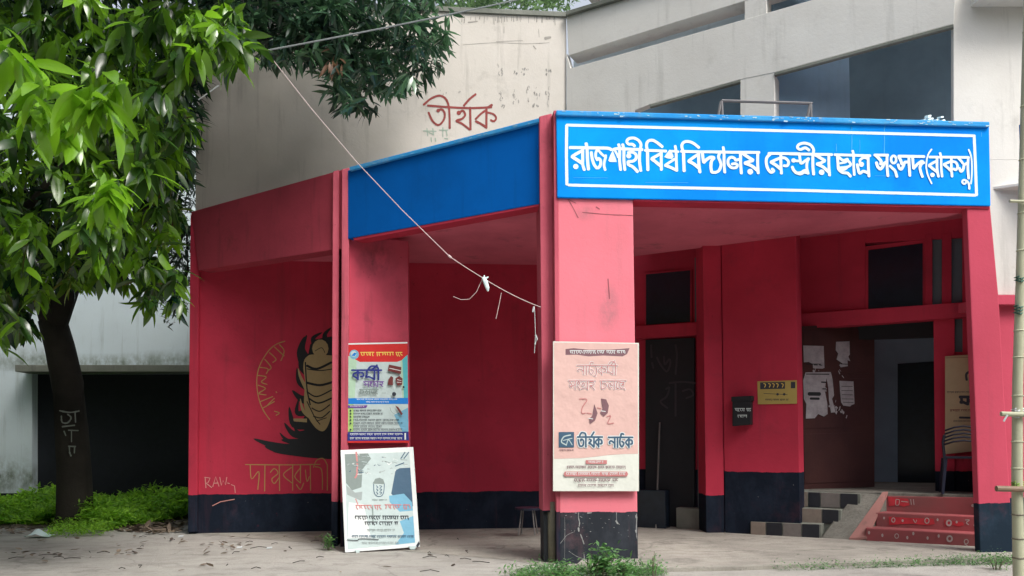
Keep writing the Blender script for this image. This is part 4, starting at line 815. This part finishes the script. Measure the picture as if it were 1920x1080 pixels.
q = [at(1915, 235, 7.2), at(2150, 245, 7.2), at(2150, 372, 7.2), at(1916, 368, 7.2)]; m = MB(); m.prism(q, Vector((0, .02, 0))); m.build('panel', M['white'], bn, bevel=.002)
for a_, b_ in (((1914, 234), (1918, 368)), ((1914, 365), (2150, 371)), ((1914, 234), (2150, 245))):
    m = MB(); m.tube([at(*a_, 7.18), at(*b_, 7.18)], .014, 6); m.build('edge', M['blue2'], bn)
# ------------------------------------------------------------------ leaves
def leaf_template(L=1, W=.16, droop=.35, fold=.25, seg=4):
    """lanceolate leaf along +x, normal +z, folded along the midrib; returns verts (n,3), quads"""
    v = []; f = []
    for i in range(seg + 1):
        t = i / seg; wd = W * (math.sin(math.pi * min(1, t * .93 + .03)) ** .8) * (1.12 - .35 * t) if 0 < t < 1 else 0.006
        x = L * t; z = -droop * L * t * t
        v += [(x, -wd, z + fold * wd), (x, 0, z), (x, wd, z + fold * wd)]
    for i in range(seg):
        a = 3 * i; f += [(a, a + 3, a + 4, a + 1), (a + 1, a + 4, a + 5, a + 2)]
    return np.array(v), np.array(f)
def frames(d, up):
    x = d / np.linalg.norm(d, axis=1, keepdims=True); y = np.cross(up, x); y /= np.linalg.norm(y, axis=1, keepdims=True) + 1e-9; z = np.cross(x, y); return np.stack([x, y, z], axis=2)
def foliage(name, base, dirs, length, tone, mat, parent, tmpl, kind='stuff'):
    V, Fq = tmpl; n = len(base); up = np.tile([0, 0, 1.], (n, 1)) + rng.normal(0, .35, (n, 3))
    Rm = frames(dirs, up)
    P = np.einsum('nij,kj->nki', Rm, V) * length[:, None, None] + base[:, None, :]
    k = len(V); F_ = (Fq[None] + (np.arange(n) * k)[:, None, None]).reshape(-1, 4)
    me = bpy.data.meshes.new(name); me.vertices.add(n * k); me.vertices.foreach_set('co', P.reshape(-1).astype(np.float32))
    nf = len(F_); me.loops.add(nf * 4); me.loops.foreach_set('vertex_index', F_.reshape(-1).astype(np.int32)); me.polygons.add(nf)
    me.polygons.foreach_set('loop_start', np.arange(0, nf * 4, 4, dtype=np.int32)); me.polygons.foreach_set('loop_total', np.full(nf, 4, dtype=np.int32))
    me.update(calc_edges=True); at_ = me.attributes.new('tone', 'FLOAT', 'POINT'); at_.data.foreach_set('value', np.repeat(tone, k).astype(np.float32))
    me.polygons.foreach_set('use_smooth', np.ones(nf, dtype=bool))
    o = link(name, me, mat, parent)
    if kind: o['kind'] = kind
    return o, Rm
def inside(poly, x, y):
    c = False; n = len(poly)
    for i in range(n):
        x1, y1 = poly[i]; x2, y2 = poly[i - 1]
        if (y1 > y) != (y2 > y) and x < (x2 - x1) * (y - y1) / (y2 - y1) + x1: c = not c
    return c
def clusters(poly, n, ymin, ymax, bias=1.0, ext=None):
    out = []; xs = [p[0] for p in poly]; ysl = [p[1] for p in poly]
    while len(out) < n:
        x, y = random.uniform(min(xs), max(xs)), random.uniform(min(ysl), max(ysl))
        if inside(poly, x, y): out.append(at(x, y, ymin + (ymax - ymin) * random.random() ** bias))
    return np.array([tuple(p) for p in out])
def whorl(cl, per, Lr, down=.45, spread=1.0):
    n = len(cl); base = np.repeat(cl, per, 0) + rng.normal(0, .035, (n * per, 3))
    az = rng.uniform(0, 2 * np.pi, n * per); el = rng.normal(-down, .45, n * per)
    d = np.stack([np.cos(az) * np.cos(el) * spread, np.sin(az) * np.cos(el) * spread, np.sin(el)], 1)
    return base, d, rng.uniform(Lr[0], Lr[1], n * per)
def limb(mb, pts, r0, r1, seg=9, wob=.0):
    n = len(pts); mb.tube([Vector(p) + Vector((random.uniform(-wob, wob), random.uniform(-wob, wob), 0)) for p in pts], [r0 + (r1 - r0) * i / (n - 1) for i in range(n)], seg)
LT1 = leaf_template(1, .155, .30, .22, 4); LT2 = leaf_template(1, .115, .22, .18, 3); LT3 = leaf_template(1, .19, .15, .15, 2)
# near mango tree
t1 = thing('mango_tree', 'leaning dark trunk mango tree with large fresh green leaves at the left', 'tree')
tz = GROUND.hit(141, 985); TY = tz.y
m = MB(); limb(m, [at(141, 1000, TY), at(141, 960, TY), at(139, 880, TY), at(134, 800, TY), at(127, 720, TY), at(112, 650, TY), at(98, 600, TY)], .26, .20, 14)
m.v = [(x + (.05 if z < .25 else 0) * math.copysign(1, x - tz.x) * (1 - z * 4 if z < .25 else 0), y, z) for x, y, z in m.v]
m.build('trunk', M['bark'], t1, smooth=True)
for pts, r0, r1 in (([at(100, 610, TY), at(70, 520, TY - .4), at(20, 400, TY - 1.2), at(-60, 200, TY - 2.2)], .17, .08), ([at(104, 612, TY), at(150, 480, TY - .6), at(210, 320, TY - 1.4), at(260, 150, TY - 2.2), at(300, -60, TY - 3)], .16, .06),
                    ([at(150, 480, TY - .6), at(250, 300, TY - 2), at(400, 100, TY - 2.8)], .08, .02), ([at(170, 440, TY - .8), at(240, 420, TY - 2.5), at(300, 440, TY - 3.5)], .05, .015), ([at(20, 400, TY - 1.2), at(60, 380, TY - 3.5), at(120, 300, TY - 5)], .07, .02)):
    m = MB(); limb(m, pts, r0, r1, 8); m.build('limb', M['bark'], t1, smooth=True)
c1 = np.concatenate([
    clusters([(-60, -80), (330, -80), (350, 120), (350, 250), (325, 420), (290, 500), (140, 520), (60, 560), (-60, 560)], 700, 7.8, 11.2),
    clusters([(-40, -60), (200, -60), (380, 20), (430, 40), (455, 75), (440, 110), (380, 150), (345, 160), (345, 235), (300, 320), (230, 370), (130, 330), (-40, 330)], 150, 5.8, 7.6),
    clusters([(250, 200), (325, 300), (325, 430), (300, 510), (250, 520), (190, 460), (190, 300)], 60, 7.2, 8.6),
    clusters([(-50, 330), (70, 380), (120, 470), (70, 560), (20, 575), (-50, 600)], 60, 6.2, 9.5),
    clusters([(120, 330), (210, 360), (225, 440), (190, 500), (120, 430)], 22, 5.8, 7.0),
    clusters([(-20, 560), (60, 560), (50, 625), (20, 615), (-20, 620)], 12, 6.5, 9), clusters([(220, 500), (335, 480), (335, 565), (260, 560)], 16, 7, 9),
    clusters([(330, -30), (460, 20), (478, 90), (440, 120), (360, 90)], 26, 6.4, 7.6),
    clusters([(20, 90), (190, 110), (240, 160), (180, 250), (60, 240)], 8, 3.9, 4.8),
    clusters([(180, 300), (225, 330), (200, 400)], 3, 4.4, 5.0),
    clusters([(-900, -700), (150, -900), (380, -600), (420, -60), (-60, -60), (-60, 500), (-700, 560)], 700, 5.5, 11),
    clusters([(-2600, -900), (-1000, -1100), (-300, -900), (-300, 300), (-2600, 400)], 420, 5, 8)])
bs, dr, ln = whorl(c1, 11, (.15, .27), .62)
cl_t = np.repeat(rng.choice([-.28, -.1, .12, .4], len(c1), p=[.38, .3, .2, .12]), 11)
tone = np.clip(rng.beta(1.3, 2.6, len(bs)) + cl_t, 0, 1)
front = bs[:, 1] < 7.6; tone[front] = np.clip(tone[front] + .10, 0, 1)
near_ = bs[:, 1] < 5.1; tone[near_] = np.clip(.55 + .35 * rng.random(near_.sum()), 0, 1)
# the 300 that show largest
pxs = CX + F * (bs[:, 0] / bs[:, 1]); pys = 825 - F * ((bs[:, 2] - 1.25) / bs[:, 1])
vis = (pxs > 0) & (pxs < 1900) & (pys > 0) & (pys < 1000)
horiz = 1 - np.abs(dr[:, 1]) / np.linalg.norm(dr, axis=1); score = np.where(vis, ln / bs[:, 1] * (.4 + horiz), 0)
top = np.argsort(-score)[:300]; mask = np.ones(len(bs), bool); mask[top] = False
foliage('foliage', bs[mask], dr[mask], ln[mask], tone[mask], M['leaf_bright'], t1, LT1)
lv = []
for i in range(6):
    V, Fq = leaf_template(1, .15 + .012 * (i % 3), .18 + .06 * i, .2 + .04 * (i % 2), 5)
    me = bpy.data.meshes.new('leaf'); me.from_pydata([tuple(x) for x in V], [], [tuple(int(a) for a in q) for q in Fq]); a_ = me.attributes.new('tone', 'FLOAT', 'POINT'); a_.data.foreach_set('value', [(.15, .35, .55, .7, .85, 1.)[i]] * len(V))
    me.materials.append(M['leaf_bright']); me.polygons.foreach_set('use_smooth', [True] * len(me.polygons)); lv.append(me)
upv = np.tile([0, 0, 1.], (300, 1)) + rng.normal(0, .35, (300, 3)); RT = frames(dr[top], upv)
for j, i in enumerate(top):
    o = bpy.data.objects.new('leaf', lv[min(5, int(tone[i] * 6))]); COL.objects.link(o); o.parent = t1
    o.matrix_world = Matrix.Translation(Vector(bs[i])) @ Matrix(RT[j].tolist()).to_4x4() @ Matrix.Scale(float(ln[i]) * 1.12, 4)
# dark mango tree reaching across the cream wall
t2 = thing('mango_tree', 'dark leaved mango branch mass hanging in front of the cream wall', 'tree')
m = MB(); limb(m, [(-9.2, 8.6, 0), (-9.1, 8.7, 2.5), (-8.6, 8.9, 5)], .3, .24, 12); m.build('trunk', M['bark'], t2, smooth=True)
for pts, r0, r1 in (([(-8.6, 8.9, 4.9), (-6.5, 9.2, 7), (-4, 9.5, 8.2), (-2.2, 9.7, 7.9)], .18, .06), ([(-4, 9.5, 8.2), (-3, 9.5, 6.7), (-2.2, 9.5, 5.9)], .06, .02), ([(-2.2, 9.7, 7.9), (-1.6, 9.6, 6.9), (-1.3, 9.5, 6.1)], .05, .015)):
    m = MB(); limb(m, pts, r0, r1, 7); m.build('limb', M['bark'], t2, smooth=True)
pol2 = [(350, -40), (850, -40), (848, 30), (838, 70), (825, 110), (800, 140), (770, 165), (720, 185), (690, 205), (640, 195), (620, 165), (590, 130), (560, 95), (500, 75), (440, 85), (380, 110)]
c2 = np.concatenate([clusters(pol2, 260, 8.9, 10.6), clusters([(560, 20), (640, 0), (640, 180), (610, 160), (575, 110)], 40, 8.8, 9.5), clusters([(600, 60), (700, 60), (700, 205), (640, 195)], 30, 9.2, 10.2), clusters([(370, 0), (560, 0), (580, 125), (520, 110), (385, 95)], 60, 8.9, 10), clusters([(-100, -800), (800, -800), (850, -50), (330, -50), (-100, 100)], 800, 8.2, 11.2), clusters([(-200, -1000), (520, -1000), (520, -120), (-200, -120)], 620, 6.2, 9), clusters([(290, 60), (372, 60), (365, 320), (330, 360), (300, 200)], 90, 9.6, 10.8)])
bs, dr, ln = whorl(c2, 12, (.15, .27), .35)
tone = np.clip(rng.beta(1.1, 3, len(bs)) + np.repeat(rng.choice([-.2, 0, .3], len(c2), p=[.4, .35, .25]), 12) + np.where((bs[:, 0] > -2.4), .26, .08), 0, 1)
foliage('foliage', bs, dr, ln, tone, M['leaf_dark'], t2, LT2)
bs, dr, ln = whorl(clusters([(600, 90), (632, 90), (628, 125), (606, 120)], 3, 8.7, 8.9), 6, (.12, .2), .9); foliage('withered_leaves', bs, dr, ln, rng.random(len(bs)), M['leaf_brown'], t2, LT2)
# small leaved tree by the corner
t3 = thing('small_leaved_tree', 'dark small leaved tree beside the crimson corner of the building', 'tree')
m = MB(); limb(m, [(-4.9, 14.6, 0), (-4.95, 14.4, 2), (-5.2, 13.8, 4), (-5.3, 13.4, 6)], .09, .05, 8); m.build('trunk', M['bark'], t3, smooth=True)
c3 = np.concatenate([clusters([(280, 120), (372, 150), (358, 520), (335, 560), (310, 520), (305, 400), (290, 300)], 420, 11.5, 13.2), clusters([(285, 560), (352, 545), (352, 600), (320, 608), (300, 590)], 9, 11.6, 12), clusters([(200, -200), (360, -200), (360, 200), (250, 200)], 120, 12, 14)])
for pts in ([at(352, 500, 12), at(343, 540, 11.9), at(325, 590, 11.8)], [(-5.2, 13.8, 4), tuple(at(350, 420, 12.4)), tuple(at(352, 500, 12))], [at(345, 420, 12.2), at(335, 470, 12), at(315, 500, 11.9)]):
    m = MB(); limb(m, pts, .03, .012, 6); m.build('limb', M['bark'], t3)
bs, dr, ln = whorl(c3, 9, (.09, .16), .1); foliage('foliage', bs, dr, ln, np.clip(rng.beta(1.2, 3, len(bs)), 0, 1), M['leaf_small'], t3, LT2)
# trees behind the roof line
for i, (x0, x1, Y, lb) in enumerate(((830, 960, 19, 'pale green tree top behind the cream wall, left of the two'), (930, 1085, 21, 'pale green tree top behind the wall corner, right of the two'))):
    tt = thing('background_tree', lb, 'tree', 'trees showing above the roof line')
    bx = at((x0 + x1) / 2, 300, Y); m = MB(); limb(m, [(bx.x, Y, 0), (bx.x + .2, Y, 5), (bx.x, Y, 10)], .3, .12, 8); m.build('trunk', M['bark'], tt, smooth=True)
    cc = clusters([(x0 - 20, -140), (x1, -140), (x1 + 5, -20), (x1 - 8, 8), (x0 + 100, 18), (x0, 24), (x0 - 60, 40)], 420, Y - 1.5, Y + 1.5)
    bs, dr, ln = whorl(cc, 9, (.14, .26), .2); foliage('foliage', bs, dr, ln, rng.beta(2, 2, len(bs)), M['leaf_far'], tt, LT3)
# chalk writing on the near trunk
k = Ink(vplane((tz.x - 1, TY - .26), (tz.x + 1, TY - .26)), (0, 720), 3, .002)
for p in [[(335, 150), (390, 160), (445, 152)], [(345, 180), (350, 215), (380, 218), (400, 190), (380, 170)], [(422, 155), (425, 215)], [(350, 240), (420, 232)], [(360, 265), (370, 290)], [(385, 260), (440, 262)], [(402, 262), (402, 325)], [(385, 350), (425, 352)], [(390, 355), (392, 385), (400, 405)], [(420, 352), (418, 388)]]: k.line(p, 8, 0, jit=.5)
k.build('chalk_lettering', M['chalk'], t1)
# ------------------------------------------------------------------ weeds, small plants, litter
def patch(poly, n, h, Lr, mat, name, label, cat, per=6, tb=(2, 2)):
    base = []
    while len(base) < n:
        x = random.uniform(min(p[0] for p in poly), max(p[0] for p in poly)); y = random.uniform(min(p[1] for p in poly), max(p[1] for p in poly))
        if inside(poly, x, y): base.append((x, y, 0))
    cl = np.array(base, float); hh = h * rng.uniform(.15, 1, n) * (.6 + .4 * np.sin(cl[:, 0] * 3.1) * np.cos(cl[:, 1] * 2.3)); cl[:, 2] = np.abs(hh)
    b, d, l = whorl(cl, per, Lr, -.25); o, _ = foliage(name, b, d, l, rng.beta(*tb, len(b)), mat, None, LT3); tag(o, label, cat, kind='stuff'); return o
g1 = [GROUND.hit(-60, 985), GROUND.hit(120, 985), GROUND.hit(210, 995), GROUND.hit(352, 972)]
patch([(p.x, p.y) for p in g1] + [(-5.0, 14.9), (-12, 14.9)], 8000, .44, (.07, .14), M['weed'], 'weeds', 'low bright green weeds growing around the mango trunk', 'weeds')
g2 = [GROUND.hit(90, 1010), GROUND.hit(200, 1005), GROUND.hit(215, 990), GROUND.hit(110, 985)]
patch([(p.x, p.y) for p in g2], 420, .16, (.03, .07), M['weed'], 'weeds', 'darker short weeds at the foot of the mango trunk', 'weeds')
g3 = [(-.12, 7.3), (.2, 7.62), (1.3, 7.66), (1.42, 7.3), (.6, 7.12)]
patch(g3, 800, .085, (.02, .05), M['weed2'], 'grass', 'thin green ground weeds in front of the corner pillar', 'weeds')
g4 = [(2.4, 7.60), (3.6, 7.82), (5.3, 8.13), (5.3, 7.93), (4.4, 7.86), (3.6, 7.76), (2.4, 7.58)]
patch(g4, 750, .06, (.015, .035), M['weed2'], 'grass', 'fringe of small green weeds along the verandah edge', 'weeds', tb=(1.5, 2.5))
def plant(px, py, h, sp, n, label, lr=(.04, .08)):
    p = GROUND.hit(px, py); t = thing('weed_plant', label, 'plant', 'small weed plants by the pillars'); m = MB(); tips = []
    for i in range(n):
        a = random.uniform(0, 6.28); r = random.uniform(0, sp); q = Vector((p.x + r * math.cos(a), p.y + r * math.sin(a) * .5, h * random.uniform(.55, 1)))
        b_ = Vector((p.x + r * .3 * math.cos(a), p.y + r * .3 * math.sin(a) * .5, 0)); m.tube([b_, b_.lerp(q, .5) + Vector((0, 0, .02)), q], [.005, .004, .002], 4)
        for s in np.linspace(.35, 1, 6): tips.append(tuple(b_.lerp(q, float(s))))
    m.build('stem', M['pipe'], t); cl = np.array(tips); b, d, l = whorl(cl, 5, lr, -.15); foliage('foliage', b, d, l, rng.beta(2, 2, len(b)), M['weed2'], t, LT3)
plant(1122, 1086, .30, .19, 10, 'leafy weed plant in front of the corner pillar, tallest of the weeds', (.05, .085))
plant(1050, 1092, .16, .14, 7, 'low weed plant left of the corner pillar base'); plant(1172, 1092, .2, .12, 7, 'weed plant at the right edge of the corner pillar base')
plant(1224, 1088, .26, .05, 4, 'thin upright weed standing right of the corner pillar', (.025, .045)); plant(616, 1032, .2, .07, 5, 'small dusty weed at the foot of the second pillar', (.03, .06))
plant(1868, 1068, .12, .12, 6, 'low weed clump under the right column', (.02, .04)); plant(985, 1092, .1, .14, 6, 'grassy tuft left of the corner pillar', (.03, .06))
# litter heap, dry leaves and twigs
def scatter(name, label, cat, regions, L_, mat):
    b = []
    for poly, n in regions:
        q = [(GROUND.hit(*p).x, GROUND.hit(*p).y) for p in poly]; c = 0
        while c < n:
            x = random.uniform(min(p[0] for p in q), max(p[0] for p in q)); y = random.uniform(min(p[1] for p in q), max(p[1] for p in q))
            if inside(q, x, y): b.append((x, y, random.uniform(.006, .02))); c += 1
    b = np.array(b); n = len(b); d = np.stack([rng.normal(0, 1, n), rng.normal(0, 1, n), rng.normal(0.02, .08, n)], 1)
    o, _ = foliage(name, b, d, rng.uniform(*L_, n), rng.random(n), mat, None, leaf_template(1, .2, -.12, .3, 3)); tag(o, label, cat, kind='stuff')
scatter('fallen_leaves', 'dry brown leaves scattered over the dusty ground', 'leaves', [([(0, 1000), (640, 1005), (1000, 1075), (0, 1075)], 45), ([(390, 1015), (470, 1020), (460, 1035), (390, 1030)], 14), ([(200, 1035), (265, 1030), (265, 1042), (205, 1045)], 14), ([(0, 975), (60, 975), (60, 1000), (0, 1005)], 90), ([(30, 1035), (120, 1038), (120, 1046), (30, 1046)], 12)], (.04, .13), M['litter'])
scatter('leaf_heap', 'heap of dry leaves and rubbish beside the crimson corner', 'leaves', [([(225, 985), (255, 978), (345, 978), (352, 998), (290, 1003), (230, 998)], 330)], (.06, .18), M['litter'])
m = MB()
for i in range(34):
    p = GROUND.hit(random.uniform(0, 900), random.uniform(1005, 1075)); a = random.uniform(0, 6.3); l = random.uniform(.04, .2); m.tube([(p.x, p.y, .008), (p.x + l * .5 * math.cos(a), p.y + l * .5 * math.sin(a), .02), (p.x + l * math.cos(a + .3), p.y + l * math.sin(a + .3), .008)], .0035, 4)
tag(m.build('twigs', M['bark']), 'thin dry twigs lying on the dusty ground', 'twigs', kind='stuff')
p = GROUND.hit(74, 1008); m = MB()
rows_ = 7; grid = []
for i in range(rows_):
    for j in range(6):
        u = i / 6 - .5; v = j / 5 - .5; grid.append((p.x + u * .30, p.y + v * .2, .012 + .10 * math.exp(-((u + .05) * 4) ** 2 - (v * 2.2) ** 2) + random.uniform(0, .02)))
m.v = grid; m.f = [[i * 6 + j, (i + 1) * 6 + j, (i + 1) * 6 + j + 1, i * 6 + j + 1] for i in range(6) for j in range(5)]; m.m = [0] * 30
tag(m.build('plastic_bag', M['white'], smooth=True), 'crumpled white plastic bag on the ground near the mango trunk', 'litter')
for px_, py_, lb in ((339, 1007, 'white scrap beside the leaf heap'), (505, 1029, 'white scrap in the middle of the dusty ground'), (449, 1028, 'pale scrap among the dry leaves before the painted bay')):
    p = GROUND.hit(px_, py_); m = MB(); m.box((p.x, p.y, .012), (.03, .006, .002), (-.004, .022, .003), (0, 0, .006)); tag(m.build('paper_scrap', M['rope'], bevel=.003), lb, 'litter', 'paper scraps on the ground')

# ------------------------------------------------------------------ unseen trees added around the yard to shade the porch from the low sky
cc = []
for i in range(2600):
    a = random.uniform(R(100), R(310)); rr_ = random.uniform(13, 19); hgt = 10 + 2 * math.sin(a * 5) + (3 if a > R(200) else 0)
    cc.append((rr_ * math.sin(a), 3 + rr_ * math.cos(a), random.uniform(.2, hgt)))
cc = np.array(cc); bs, dr, ln = whorl(cc, 9, (.9, 1.6), .3)
o, _ = foliage('unseen_tree_belt', bs, dr, ln, rng.beta(1.5, 2.5, len(bs)), M['leaf_far'], None, leaf_template(1, .3, .15, .15, 2))
tag(o, 'unseen mass of trees added around the yard to shade the porch', 'trees', kind='stuff')
